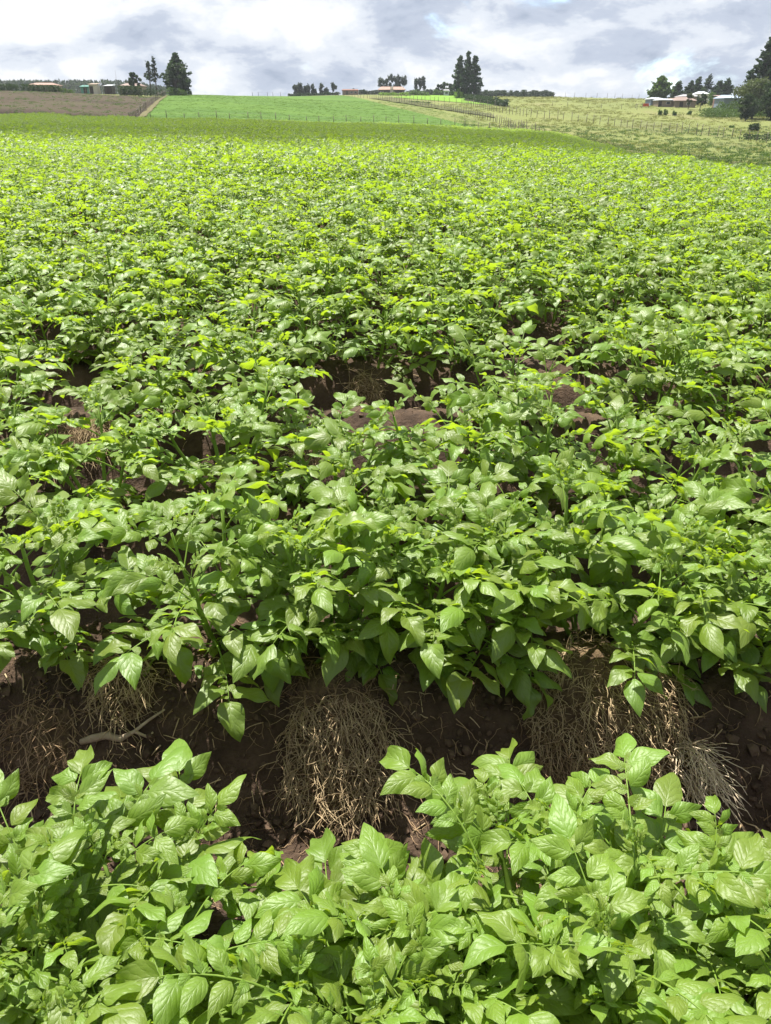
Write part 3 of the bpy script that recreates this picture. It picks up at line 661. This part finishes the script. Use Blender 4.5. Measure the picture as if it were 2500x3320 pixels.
# ------------------------------------------------------------------ trees, bushes, hedges
def quadleaf(b, p, s, rng, m=0, droop=0.0, ax=None):
    a = Vector((rng.gauss(0, 1), rng.gauss(0, 1), rng.gauss(0, 1)-droop)) if ax is None else ax + Vector((rng.gauss(0, .35), rng.gauss(0, .35), rng.gauss(0, .35)))
    a.normalize(); c = a.cross(Vector((rng.gauss(0, 1), rng.gauss(0, 1), rng.gauss(0, 1)))); c.normalize()
    l = s*rng.uniform(.7, 1.5); w = s*rng.uniform(.25, .5)
    b.add([tuple(p-a*l*.5), tuple(p+c*w), tuple(p+a*l*.5), tuple(p-c*w)], [(0, 1, 2, 3)], m)
def ground_at(px, d): x = wx(px, d); return Vector((x, d, tz(x, d)))
def tree(name, px, d, base_py, top_py, wpx, kind, label, group=None, mat=None, lean=0.0, n=None, trunkfrac=None, tops=1, dens=1.0):
    g = ground_at(px, d); rng = random.Random(int(px*13+top_py)); H = max(1.5, at(px, top_py, d).z - g.z); Wd = wpx*d/KX/2*1.12
    e = empty(name, g); tag(e, label, 'tree', group)
    tb = MB(); fb = MB(); pix = d/KX*3.24          # metres per rendered pixel
    s = max(.45, pix*1.9)
    if kind == 'conifer':
        mat = mat or M_con
        for tp in range(tops):
            ox = 0 if tops == 1 else (tp-(tops-1)/2)*Wd*.55; oy = 0 if tops == 1 else rng.uniform(-1, 1); Hh = H*(1 if tp == tops//2 else rng.uniform(.80, .93)); Ww = Wd*(1 if tops == 1 else .62)
            tb.tube([(ox+lean*Hh*t*t, oy, Hh*t) for t in (0, .3, .6, .85, .98)], [H*.022, H*.018, H*.012, H*.006, H*.002], 6)
            nb = int((n or 110)/ (1 if tops == 1 else tops*.7))
            for i in range(nb):
                t = (trunkfrac or .08) + (.985-(trunkfrac or .08))*((i+rng.random())/nb); z = Hh*t; az = rng.uniform(0, 6.28)
                prof = min(1, (1-t)*1.55+.05)*min(1, .55+t*2.2)
                L = Ww*prof*rng.uniform(.55, 1.12); up = rng.uniform(-.05, .45)
                q0 = Vector((ox+lean*Hh*t*t, oy, z)); dv = Vector((math.cos(az)+lean*1.6, math.sin(az), up)); q1 = q0 + dv*L
                if i % 3 == 0: tb.tube([q0, q0.lerp(q1, .8)], [H*.004, H*.0012], 3, cap=False)
                for k in range(int((7+L/s*6.0)*dens)):
                    f = rng.random()**.7; p = q0.lerp(q1, f) + Vector((rng.gauss(0, .28), rng.gauss(0, .28), rng.gauss(-.12, .22)))*s*1.3
                    quadleaf(fb, p, s*1.15, rng, 0, 0, dv.normalized()*.8)
    elif kind == 'slim':      # eucalyptus: bare stem below, tall narrow uneven crown above
        mat = mat or M_euc; tf = trunkfrac or .35; bx = rng.uniform(-.1, .1)
        tb.tube([(bx*H*t*.5, 0, H*t) for t in (0, .35, .7, .95)], [H*.014, H*.011, H*.007, H*.002], 5)
        for c in range(n or 13):
            t = tf + (1-tf)*rng.random(); r = Wd*(.35+.65*math.sin(math.pi*min(1, max(.05, (t-tf)/(1-tf)*.85+.1))))
            cc = Vector((bx*H*t*.5+rng.gauss(lean*H*t, .45)*r, rng.gauss(0, .4)*r, H*t)); cr = Wd*rng.uniform(.28, .55)
            tb.tube([(bx*H*t*.4, 0, H*(t-.1)), cc], [H*.004, H*.001], 3, cap=False)
            for k in range(int(100*dens)):
                quadleaf(fb, cc + Vector((rng.gauss(0, .5), rng.gauss(0, .5), rng.gauss(0, .75)))*cr, s*.55, rng, 0, .5)
    else:                     # round broad crown from several limbs
        mat = mat or M_olive; tf = trunkfrac or .25
        tb.tube([(0, 0, 0), (.02*H, 0, H*tf), (0, .02*H, H*.55)], [H*.03, H*.024, H*.012], 6)
        for c in range(n or 26):
            az = rng.uniform(0, 6.28); t = tf + (1-tf)*rng.random(); r = Wd*math.sqrt(max(.05, 1-((t-(tf+1)/2)/((1-tf)/2))**2))*rng.uniform(.3, .95)
            cc = Vector((math.cos(az)*r + lean*H*t, math.sin(az)*r, H*t*.97)); tb.tube([(0, 0, H*min(tf+.1, t)), cc*.98], [H*.008, H*.002], 3, cap=False)
            cr = min(Wd, H)*rng.uniform(.16, .32)
            for k in range(int(80*dens)):
                v = Vector((rng.gauss(0, 1), rng.gauss(0, 1), rng.gauss(0, .8))); v = v.normalized()*rng.uniform(.4, 1.0)
                quadleaf(fb, cc + v*cr, s*.85, rng)
    tb.obj('trunk', M_bark, e); fb.obj('crown', mat, e, smooth=False)
    return e
def bush(name, px0, px1, d, top_py, label, mat=M_bush, cat='bush', group=None, depth=None, dens=1.0, base_py=None, boxy=False, d1=None):
    d1 = d1 or d
    g0 = ground_at(px0, d); g1 = ground_at(px1, d1); g = (g0+g1)/2; g.z = tz(g.x, g.y); rng = random.Random(int(px0*3+px1+d))
    H = max(.5, at((px0+px1)/2, top_py, (d+d1)/2).z - g.z); Wd = (g1-g0).length/2; ax = (g1-g0).normalized(); dp = depth or max(.6, min(2.0, H*.7)); s = max(.35, d/KX*3.24*1.7)
    e = empty(name, g); tag(e, label, cat, group); fb = MB(); tb = MB()
    ns = max(3, int(2*Wd/1.2))
    for i in range(ns):
        u = -1 + 2*(i+.5)/ns; hh = H*(1 if boxy else rng.uniform(.62, 1.05)); p = ax*(u*Wd); p.y += rng.uniform(-.3, .3)*dp
        gz = tz(g.x+p.x, g.y+p.y)-g.z; p.z = gz
        for q in range(3): tb.tube([p+Vector((rng.uniform(-.2, .2), rng.uniform(-.2, .2), -.1)), p+Vector((rng.uniform(-.4, .4), rng.uniform(-.3, .3), hh*.8))], [.03, .008], 3, cap=False)
        for k in range(int(280*dens*max(.6, hh/1.5))):
            if boxy: v = Vector((rng.uniform(-1, 1)*Wd/ns*1.15, rng.uniform(-.5, .5)*dp, rng.uniform(.03, .97)*hh + rng.gauss(0, .05)))
            else:
                v = Vector((rng.gauss(0, .62)*Wd/ns*1.1, rng.gauss(0, .33)*dp, 0)); v.z = hh*rng.random()**.8*math.exp(-(abs(v.y)/dp)**2)
            quadleaf(fb, p+v, s*.62, rng)
    tb.obj('stem', M_bark, e); fb.obj('foliage', mat, e, smooth=False); return e

# left skyline
tree('round_tree', 447, 226, 300, 236, 40, 'broad', 'small round dark tree beside the tan-roofed house on left skyline', mat=M_hedge, trunkfrac=.38, n=18)
tree('thin_tree', 508, 228, 295, 184, 66, 'conifer', 'thin see-through two-stemmed tree left of the big bushy tree', mat=M_euc, trunkfrac=.42, n=42, tops=2, dens=.6)
tree('bushy_tree', 588, 226, 296, 172, 84, 'conifer', 'big dense dark tree at the corner of the brown field', n=170, trunkfrac=.03, dens=1.5, mat=M_con)
tree('leafy_tree', 578, 223, 296, 200, 78, 'broad', 'rounded dark green tree growing into the big dense tree', n=34, mat=M_hedge, trunkfrac=.12, dens=1.3)
bush('bush', 552, 612, 219, 284, 'low green bush at the foot of the big dense tree', M_bush)
bush('bush', 616, 628, 240, 288, 'tiny dark bush alone on the skyline of the green field', M_hedge)
bush('hedge', -160, 76, 211, 272, 'dark clipped hedge along the brown field, running off the picture edge', M_hedge, 'hedge', boxy=True, depth=1.6)
bush('hedge', 88, 208, 211, 274, 'dark clipped hedge in front of the long pink roof', M_hedge, 'hedge', boxy=True, depth=1.6)
bush('hedge', 398, 466, 212, 277, 'dark hedge in front of the tan-roofed house', M_hedge, 'hedge', boxy=True, depth=1.8)
bush('bush', 208, 250, 214, 284, 'green bush at the end of the clipped hedge', M_bush)
bush('bush', 470, 545, 214, 284, 'scrubby bushes along the top of the brown field', M_hedge, dens=.8)
# far wood as one mass
fb = MB(); rng = random.Random(9)
for i in range(900):
    px = rng.uniform(-250, 575); d = rng.uniform(480, 560); x = wx(px, d); z = tz(x, d); top = at(px, 262+rng.uniform(-3, 5)+max(0, (px-440))*.21, d).z
    for k in range(22):
        t = rng.random(); p = Vector((x+rng.gauss(0, 1.5)*(1.1-t), d+rng.gauss(0, 1.5), z-2+(top-z+2)*t)); quadleaf(fb, p, 1.5, rng, 0, 0, Vector((0, 0, 1)))
tag(fb.obj('far_wood', M_euc, smooth=False), 'distant blue-green wood along the left skyline', None, None, 'stuff')
# middle
EU = 'slim eucalyptus trees on the skyline'
for px, tp, w in [(961, 278, 15), (978, 274, 20), (992, 281, 16), (1003, 277, 14), (1017, 278, 14)]:
    tree('eucalyptus_tree', px, 345, 308, tp, w, 'slim', 'slim eucalyptus in the leftmost skyline clump beyond the green field', EU+' left of the brick house', trunkfrac=.2)
for px, tp, w in [(1025, 292, 12), (1045, 274, 14), (1060, 286, 10)]:
    tree('eucalyptus_tree', px, 345, 308, tp, w, 'slim', 'slim eucalyptus in the loose clump nearer the small brick house', EU+' by the brick house', trunkfrac=.2)
tree('eucalyptus_tree', 1082, 345, 308, 271, 15, 'slim', 'lone slim eucalyptus just left of the small brick house', trunkfrac=.25)
for px, tp, w in [(1238, 254, 15), (1251, 258, 14), (1267, 246, 15), (1280, 252, 14), (1295, 246, 14), (1308, 246, 16)]:
    tree('eucalyptus_tree', px, 372, 300, tp, w, 'slim', 'tall slim eucalyptus rising behind the pink-roofed long house', EU+' behind the pink roof', trunkfrac=.45)
for px, tp, w in [(1348, 258, 16), (1361, 255, 11), (1373, 253, 15)]:
    tree('eucalyptus_tree', px, 372, 300, tp, w, 'slim', 'slim eucalyptus of the trio between long house and tall conifer', EU+' in a trio', trunkfrac=.42)
tree('small_tree', 1150, 350, 306, 287, 14, 'broad', 'small dark tree behind the small brick house', mat=M_euc, n=10)
bush('bush', 938, 1100, 340, 300, 'low scrub under the leftmost eucalyptus clumps', M_hedge, dens=.8)
bush('bush', 1165, 1235, 345, 290, 'bluish scrub between the brick house and the pink-roofed house', M_euc)
bush('bush', 1232, 1322, 300, 298, 'light green bushy hedge in front of the pink-roofed house', M_lbush, 'hedge', depth=2.5)
bush('bush', 1322, 1388, 304, 292, 'mid green bushes right of the pink-roofed house', M_bush, depth=2.5)
bush('bush', 1318, 1420, 345, 288, 'dark scrub behind the mid green bushes', M_euc, depth=2.5)
tree('small_tree', 1425, 330, 302, 274, 30, 'broad', 'small rounded tree left of the white shed', mat=M_hedge, n=16)
tree('small_tree', 1440, 335, 302, 266, 26, 'broad', 'taller rounded tree behind the white shed', mat=M_bush, n=16)
tree('small_tree', 1458, 332, 302, 273, 20, 'broad', 'small dark tree between white shed and tall conifer', mat=M_hedge, n=12)
bush('bush', 1405, 1482, 318, 290, 'green scrub around the white shed', M_bush)
tree('tall_conifer', 1510, 282, 312, 165, 78, 'conifer', 'tall dark conifer with several tops beside the light green strip', n=170, tops=3, trunkfrac=.05, dens=1.35)
bush('bush', 1472, 1496, 280, 285, 'light green bush at the foot of the tall conifer', M_lbush)
bush('hedge', 1508, 1640, 262, 310, 'ragged dark hedge running downhill from the tall conifer', M_hedge, 'hedge', d1=225, depth=2.2, dens=1.1)
bush('bush', 1545, 1790, 345, 291, 'blue-green scrub along the skyline right of the tall conifer', M_euc, depth=3)
bush('bush', 1330, 1395, 236, 334, 'patch of weeds in the rough strip', M_bush, dens=.5)
# right
CB = 'conifers behind the white-roofed farm houses'
tree('conifer_tree', 2125, 262, 330, 245, 72, 'conifer', 'broad bushy conifer left of the white-roofed huts', CB, mat=M_bush, lean=.10, n=130, trunkfrac=.03, dens=1.3)
tree('conifer_tree', 2182, 266, 330, 264, 42, 'conifer', 'dark conifer behind the brown-roofed house', CB, lean=.08, n=90, trunkfrac=.05)
tree('conifer_tree', 2228, 272, 330, 250, 62, 'conifer', 'dark windswept conifer left of the bare one', CB, lean=.16, n=110, trunkfrac=.05, tops=2)
tree('conifer_tree', 2272, 274, 330, 240, 46, 'conifer', 'thin bare-branched conifer leaning in the wind', CB, lean=.14, n=44, trunkfrac=.25, dens=.6, mat=M_euc)
tree('conifer_tree', 2320, 276, 330, 256, 78, 'conifer', 'wide dark windswept conifer right of the bare one', CB, lean=.14, n=130, trunkfrac=.06, tops=2)
tree('cypress_tree', 2446, 192, 372, 92, 105, 'conifer', 'very tall dark cypress at the far right, the taller pointed one', lean=.09, n=200, trunkfrac=.04, dens=1.4)
tree('cypress_tree', 2500, 194, 372, 112, 105, 'conifer', 'tall dark cypress behind the olive green tree', lean=.06, n=190, trunkfrac=.04, dens=1.4)
tree('olive_tree', 2440, 178, 368, 262, 130, 'broad', 'wide olive green tree under the tall cypresses', n=46, trunkfrac=.2, dens=1.2)
tree('olive_tree', 2500, 172, 372, 268, 120, 'broad', 'grey green tree at the far right hiding the blue-walled building', n=40, mat=M_hedge, trunkfrac=.15)
tree('olive_tree', 2420, 170, 372, 305, 60, 'broad', 'dark young tree in front of the blue-walled building', n=26, mat=M_hedge, trunkfrac=.15)
tree('small_tree', 2228, 222, 350, 302, 22, 'broad', 'slim young tree in front of the brown-roofed house', mat=M_olive, n=13, trunkfrac=.3)
tree('small_tree', 2266, 218, 352, 304, 32, 'broad', 'round-headed young tree in front of the grey-roofed house', mat=M_hedge, n=16, trunkfrac=.35)
bush('crop_patch', 2285, 2560, 188, 345, 'tall dark green crop patch below the blue-walled building', M_bush, 'crop', depth=9, dens=2.6)
bush('bush', 2330, 2420, 196, 322, 'leafy bushes against the blue-walled building', M_bush, depth=3)
bush('bush', 2430, 2510, 122, 432, 'dark spiky bush on the fence line at the field corner', M_hedge, depth=1.8)
bush('bush', 2440, 2468, 140, 399, 'small dark bush alone in the upper pasture', M_hedge)
bush('bush', 2290, 2340, 246, 300, 'light green bush beside the white-roofed back house', M_bush, depth=2)
for i, (px, d, tp) in enumerate([(2140, 200, 352), (2158, 200, 351), (2187, 198, 352), (2234, 200, 354), (2380, 150, 401)]):
    bush('weed_clump', px-5, px+5, d, tp+4, 'small dark weed clump dotted in the right-hand pasture', M_bush, 'weeds', 'weed clumps in the pasture', dens=.7)

# ------------------------------------------------------------------ houses and sheds
def house(name, px0, px1, d, eave_py, ridge_py, label, wm, rm, dep=5.0, hip=.18, doors=(.5,), wins=(), cat='house', lean_to=False):
    a = ground_at(px0, d); bb = ground_at(px1, d); g = (a+bb)/2; g.z = tz(g.x, g.y+dep/2) - .05; w = (bb-a).length
    g.z = min(g.z, tz(a.x, d), tz(bb.x, d)); he = max(1.6, at((px0+px1)/2, eave_py, d).z - g.z); hr = max(he+.35, at((px0+px1)/2, ridge_py, d+dep/2).z - g.z)
    e = empty(name, g); tag(e, label, cat)
    b = MB(); b.box(0, dep/2, he/2, w*.94, dep, he); b.obj('wall', wm, e, smooth=False)
    b = MB(); ov = .45; x = w/2+.1; hx = x - hip*w
    if lean_to:
        b.add([(-x, -ov, he+.02), (x, -ov, he+.02), (x, dep+ov, hr), (-x, dep+ov, hr), (-x, -ov, he+.12), (x, -ov, he+.12), (x, dep+ov, hr+.1), (-x, dep+ov, hr+.1)], [(0, 3, 2, 1), (4, 5, 6, 7), (0, 1, 5, 4), (1, 2, 6, 5), (2, 3, 7, 6), (3, 0, 4, 7)])
    else:
        b.add([(-x, -ov, he-.06), (x, -ov, he-.06), (x, dep+ov, he-.06), (-x, dep+ov, he-.06), (-x, -ov, he+.06), (x, -ov, he+.06), (x, dep+ov, he+.06), (-x, dep+ov, he+.06), (-hx, dep/2, hr), (hx, dep/2, hr)],
              [(0, 3, 2, 1), (0, 1, 5, 4), (1, 2, 6, 5), (2, 3, 7, 6), (3, 0, 4, 7), (4, 5, 9, 8), (5, 6, 9), (6, 7, 8, 9), (7, 4, 8)])
    ro = b.obj('roof', rm, e, smooth=False)
    if not lean_to:
        rb = MB(); rb.tube([(-hx, dep/2, hr+.03), (hx, dep/2, hr+.03)], .07, 6); rb.obj('ridge_cap', rm, ro)
    for u in doors:
        b = MB(); dh = min(2.0, he*.82); b.box((u-.5)*w*.94, -.03, dh/2+.05, .9, .08, dh); b.obj('door', M_door, e, smooth=False)
    for u in wins:
        b = MB(); b.box((u-.5)*w*.94, -.02, he*.58, 1.1, .07, min(1.0, he*.4)); f = b.obj('window', M_frame, e, smooth=False)
        b = MB(); b.box((u-.5)*w*.94, -.045, he*.58, .9, .06, min(.8, he*.32)); b.obj('pane', M_glass, f, smooth=False)
    return e
house('house', 1110, 1163, 334, 304.5, 294, 'small brick house with dull red roof on the skyline', M_wbrick, M_rred, 5, .05, (.3,), (.6, .85))
hh = house('long_house', 1226, 1314, 322, 294, 281, 'long house with faded pink roof behind a light green hedge', M_wdark, M_rpink, 7, .12, (.35, .8), (.12, .55))
for k in range(5):
    b = MB(); b.box((k/4-.5)*hh.children[0].dimensions.x*1.0, -.38, 1.35, .18, .14, 2.7); b.obj('veranda_post', M_wpale, hh, smooth=False)
house('shed', 1437, 1454, 316, 294, 290, 'small white shed half hidden in green scrub', M_rwhite, M_rgrey, 3, .05, (), (.5,), 'shed')
house('long_house', 104, 190, 262, 276, 268.5, 'long low house with pinkish roof behind the clipped hedge', M_wtan, M_rpink, 7, .2, (.5,), (.2, .8))
house('house', 398, 468, 236, 279, 270, 'low tan-roofed house under the small round tree', M_wtan, M_rbrown, 6, .2, (.45,), (.2, .75))
house('shed', 301, 328, 222, 275, 274, 'pale tan board shed with flat roof on the left skyline', M_wpale, M_wtan, 2.5, 0, (.28,), (), 'shed', True)
house('shed', 350, 374, 224, 279.5, 278, 'dark little shed with a flat white roof', M_wdark, M_rwhite, 3, 0, (.6,), (), 'shed', True)
house('shed', 274, 304, 228, 287, 283.5, 'low teal sheet shed beside the pale board shed', M_teal, M_teal, 2.5, .1, (.5,), (), 'shed')
house('hut', 2103, 2146, 236, 328, 318, 'white-roofed hut at the left end of the right-hand farm', M_wblue, M_rwhite, 5, .22, (.75,), (), 'hut')
house('hut', 2128, 2176, 231, 332, 321, 'white-roofed hut overlapping the end hut and joined to a brown annex', M_wtan, M_rwhite, 5, .22, (.12,), (.7,), 'hut')
house('shed', 2172, 2186, 232, 334, 331, 'tiny brown annex shed between white-roofed hut and brown-roofed house', M_wbrick, M_wtan, 3, 0, (), (), 'shed', True)
house('house', 2182, 2252, 229, 327, 314, 'brown-roofed house with tan walls behind young trees', M_wtan, M_rbrown, 6, .25, (.3,), (.65,))
house('house', 2202, 2262, 244, 313, 306, 'grey-roofed house behind the brown-roofed one', M_wtan, M_rgrey, 6, .25, (), (.5,))
house('house', 2252, 2290, 262, 305, 297, 'small white-roofed back house under windswept conifers', M_wpale, M_rwhite, 5, .25, (.5,), ())
house('long_house', 2338, 2410, 204, 318, 309, 'blue-walled building with pale blue roof beside the olive tree', M_wblue, M_rblue, 6, .1, (.4,), (.75,))
house('long_house', 2440, 2475, 204, 318, 308, 'blue-walled building with bright roof behind the olive tree', M_wblue, M_rwhite, 6, .1, (.4,), ())
house('low_wall_shed', 2318, 2338, 220, 314, 311, 'low brown lean-to beside the blue-walled building', M_wbrick, M_rbrown, 3, 0, (), (), 'shed', True)
# drying cloth on a rail, goat-sized things are left to the grass
g = ground_at(2078, 226); e = empty('clothes_rail', g); tag(e, 'wooden rail with a red cloth hung beside the white-roofed huts', 'clothes rail')
for xx in (-1.6, 0, 1.6):
    b = MB(); b.tube([(xx, 0, -.2), (xx+.05, 0, 1.1)], .07, 5); b.obj('post', M_post, e)
b = MB(); b.tube([(-1.7, 0, .95), (1.7, 0, 1.05)], .05, 5); b.obj('rail', M_post, e)
b = MB(); nx = 8; vs = []
for j in range(4):
    for i in range(nx+1): vs.append((.2+1.5*i/nx, -.08-.05*math.sin(i*1.7)*j/3, 1.12-.7*j/3))
b.add(vs, [(j*(nx+1)+i, j*(nx+1)+i+1, (j+1)*(nx+1)+i+1, (j+1)*(nx+1)+i) for j in range(3) for i in range(nx)]); b.obj('cloth', M_redc, e)
# aerial mast
g = ground_at(393, 232); b = MB(); b.tube([(0, 0, 0), (0, 0, at(393, 228, 232).z-g.z)], [.06, .03], 5); o = b.obj('aerial_mast', M_wire); o.location = g; tag(o, 'thin bare aerial mast on the left skyline', 'mast')

# ------------------------------------------------------------------ fences
def fence(name, path, step, label, h=1.25, wires=3, r=.055, jit=.10):
    P = [Vector((wx(p, d), d, 0)) for p, d in path]; e = empty(name, (P[0].x, P[0].y, tz(P[0].x, P[0].y))); tag(e, label, 'fence'); o0 = e.location.copy(); rng = random.Random(len(label)+int(path[0][0]))
    tops = []; acc = 0; pm = []
    for v in range(4):
        b = MB(); hh = h*rng.uniform(.85, 1.2); lx, ly = rng.uniform(-jit, jit), rng.uniform(-jit, jit)
        b.tube([(0, 0, -.25), (lx*.5, ly*.5, hh*.5), (lx, ly, hh)], [r, r*.95, r*.8], 6); pm.append((b.mesh('post', [M_post]), Vector((lx, ly, hh))))
    for i in range(len(P)-1):
        L = (P[i+1]-P[i]).length; n = max(1, int(L/step))
        for k in range(n):
            q = P[i].lerp(P[i+1], (k+rng.uniform(-.15, .15))/n); q.z = tz(q.x, q.y)+.1; me, tp = pm[rng.randrange(4)]
            o = link('post', me, e); o.location = q-o0; tops.append((q-o0, tp))
    b = MB()
    for w in range(wires):
        f = .35+.55*w/max(1, wires-1); b.tube([p+t*f*.95 for p, t in tops], .008, 3, cap=False)
    b.obj('wire', M_wire, e); return e
fence('post_fence', [(440, 121), (800, 126), (1250, 137), (1480, 134), (1700, 124)], 2.1, 'post and wire fence along the far edge of the potato field')
fence('post_fence', [(1090, 285), (1200, 262), (1440, 205), (1600, 160), (1720, 130)], 2.0, 'post and wire fence climbing beside the green field towards the pink-roofed house')
fence('post_fence', [(1500, 232), (1600, 200), (1720, 178), (1976, 160), (2200, 140), (2440, 121), (2600, 110)], 1.9, 'long post and wire fence crossing the right-hand pasture', 1.3)
fence('post_fence', [(1290, 268), (1420, 245), (1600, 228), (1650, 226)], 2.4, 'post and wire fence below the light green strip')
fence('post_fence', [(1790, 322), (1960, 318), (2095, 300)], 3.6, 'thin fence posts standing on the right-hand pasture skyline', 1.4, 2)
fence('post_fence', [(822, 252), (935, 262)], 2.3, 'row of fence posts on the skyline of the green field', 1.1, 2)
fence('post_fence', [(415, 119), (480, 160), (548, 213)], 2.6, 'leaning posts on the dry bank beside the brown field', 1.2, 2)
fence('post_fence', [(1780, 232), (1900, 226), (2060, 220), (2090, 216)], 4.0, 'faint fence posts across the upper right-hand pasture', 1.1, 2)
fence('post_fence', [(225, 209), (395, 211)], 3.4, 'thin posts along the top of the brown field before the pale shed', 1.6, 2)
fence('cattle_pen', [(1655, 121.5), (1700, 119), (1770, 114)], .9, 'small pen of rough poles at the corner of the potato field', 1.2, 3, .05, .18)

# ------------------------------------------------------------------ grasses
gc = bpy.data.collections.new('grass_shapes')
for k in range(4):
    b = MB(); rng = random.Random(60+k)
    for i in range(26):
        a = rng.uniform(0, 6.28); r = rng.uniform(0, .45); x, y = math.cos(a)*r, math.sin(a)*r; h = rng.uniform(.06, .22); w = .03; dx, dy = rng.gauss(0, .12), rng.gauss(0, .12); b2 = rng.uniform(0, 3.14)
        b.add([(x-math.cos(b2)*w, y-math.sin(b2)*w, 0), (x+math.cos(b2)*w, y+math.sin(b2)*w, 0), (x+dx, y+dy, h)], [(0, 1, 2)])
    gc.objects.link(bpy.data.objects.new('grass_shape', b.mesh('grass_shape', [M_grass], False)))
pts, rots, scs = [], [], []; rng = random.Random(21)
while len(pts) < 3600:
    px = rng.uniform(1200, 2700); d = 45 + 275*rng.random()**.8; x = wx(px, d)
    if d < float(edge(x, d))+(14 if 1600 < px < 2350 else 3)*rng.uniform(.6, 1.3): continue
    if px < np.interp(d, [120, 262, 263, 320], [1700, 1190, 1590, 1570]): continue
    if 232 < d and px < 1600: continue
    if float(fbm(x*.06, d*.035, 2)) < rng.uniform(-.5, .35): continue
    q = rng.uniform(.6, 1.3)*(1+d/300); pts.append((x, d, tz(x, d)+.05)); rots.append(rng.uniform(0, 6.28)); scs.append((q, q, q*rng.uniform(.5, 1.0)))
def region(n, pl, pr, d0, d1, seed, hs):
    rg = random.Random(seed); P_, R_, S_ = [], [], []
    while len(P_) < n:
        d = rg.uniform(d0, d1); px = rg.uniform(pl(d), pr(d)); x = wx(px, d)
        if d < float(edge(x, d))+1.5 or float(fbm(x*.08, d*.3, 2)) < rg.uniform(-.6, .4): continue
        q = rg.uniform(.6, 1.4); P_.append((x, d, tz(x, d)+.08)); R_.append(rg.uniform(0, 6.28)); S_.append((q, q, q*hs))
    return P_, R_, S_
M_crop = noise_mat('crop_blades', [(0.060, 0.115, 0.018), (0.090, 0.150, 0.024)], 0.05, 0.8, trans=(0.11, 0.19, 0.02), coord='World', randv=0.4)
gg = bpy.data.collections.new('crop_shapes'); gw = bpy.data.collections.new('weed_shapes')
for o in list(gc.objects):
    for cl, mt in ((gg, M_crop), (gw, M_bush)):
        me = o.data.copy(); me.materials.clear(); me.materials.append(mt); cl.objects.link(bpy.data.objects.new('sprig_shape', me))
IP = lambda a, c: (lambda d: float(np.interp(d, a, c)))
scatter('young_crop_tufts', *region(5000, IP([118, 232], [442, 560]), IP([118, 262], [1690, 1190]), 120, 240, 5, .4), gg, 'short young crop growing in the bright green field')
scatter('ploughed_weeds', *region(1300, IP([112, 206], [-300, -300]), IP([118, 206], [415, 535]), 114, 205, 6, .8), gw, 'sparse weeds sprouting on the ploughed brown field')
scatter('fallow_weeds', *region(1800, IP([40, 150], [1500, 1500]), IP([40, 150], [2650, 2650]), 45, 150, 8, 1.0), gw, 'dark low weeds on the fallow strip beside the potato field')
scatter('pasture_tufts', pts, rots, scs, gc, 'rough yellowish grass tufts covering the right-hand pasture')
print('objects', len(bpy.data.objects))

# ------------------------------------------------------------------ thin air between the camera and the skyline
b = MB(); b.box(0, 300, 35, 1500, 900, 80); hz = b.obj('haze', [], smooth=False); tag(hz, 'thin pale haze over the whole valley', None, None, 'stuff')
m, nt = newmat('haze'); o_ = N(nt, 'ShaderNodeOutputMaterial'); pv = N(nt, 'ShaderNodeVolumePrincipled', Density=0.00020, Anisotropy=0.2); pv.inputs['Color'].default_value = (0.86, 0.92, 1.0, 1)
nt.links.new(pv.outputs[0], o_.inputs['Volume']); hz.data.materials.append(m)

# a scrap of low cumulus between the sun and the far end of the field
rng = random.Random(4); HC = 900.0; off = Vector((S.x, S.y, 0))*(HC/S.z); b = MB()
A_, B_ = Vector((-100, 104, 0)), Vector((46, 33, 0)); dirc = (B_-A_).normalized(); per = Vector((-dirc.y, dirc.x, 0)); nu, nv = 64, 14; vs, fs = [], []
cen = (A_+B_)/2; hl = (B_-A_).length/2
for j in range(nv+1):
    th = math.pi*j/nv
    for i in range(nu):
        ph = 2*math.pi*i/nu; v = Vector((math.sin(th)*math.cos(ph), math.sin(th)*math.sin(ph), math.cos(th)))
        k = 1 + .45*float(fbm(v.x*2.1+v.z*1.7+3, v.y*1.6+v.z*2.3, 3)); w = 40 + 22*(-(v.x))
        vs.append(tuple(dirc*(v.x*hl*k) + per*(v.y*w*k) + Vector((0, 0, v.z*11*k))))
for j in range(nv):
    for i in range(nu): i2 = (i+1) % nu; fs.append((j*nu+i, (j+1)*nu+i, (j+1)*nu+i2, j*nu+i2))
b.add(vs, fs); m, nt = newmat('cloud'); o_ = N(nt, 'ShaderNodeOutputMaterial'); tr = N(nt, 'ShaderNodeBsdfTransparent'); tl = N(nt, 'ShaderNodeBsdfTranslucent', Color=(.9, .9, .92, 1)); mx = N(nt, "ShaderNodeMixShader", Fac=.36)
nt.links.new(tr.outputs[0], mx.inputs[1]); nt.links.new(tl.outputs[0], mx.inputs[2]); nt.links.new(mx.outputs[0], o_.inputs[0])
cl = b.obj('cloud', m); cl.location = cen + off + Vector((0, 0, HC)); tag(cl, 'thin low cloud drifting above the far end of the field', None, None, 'structure')
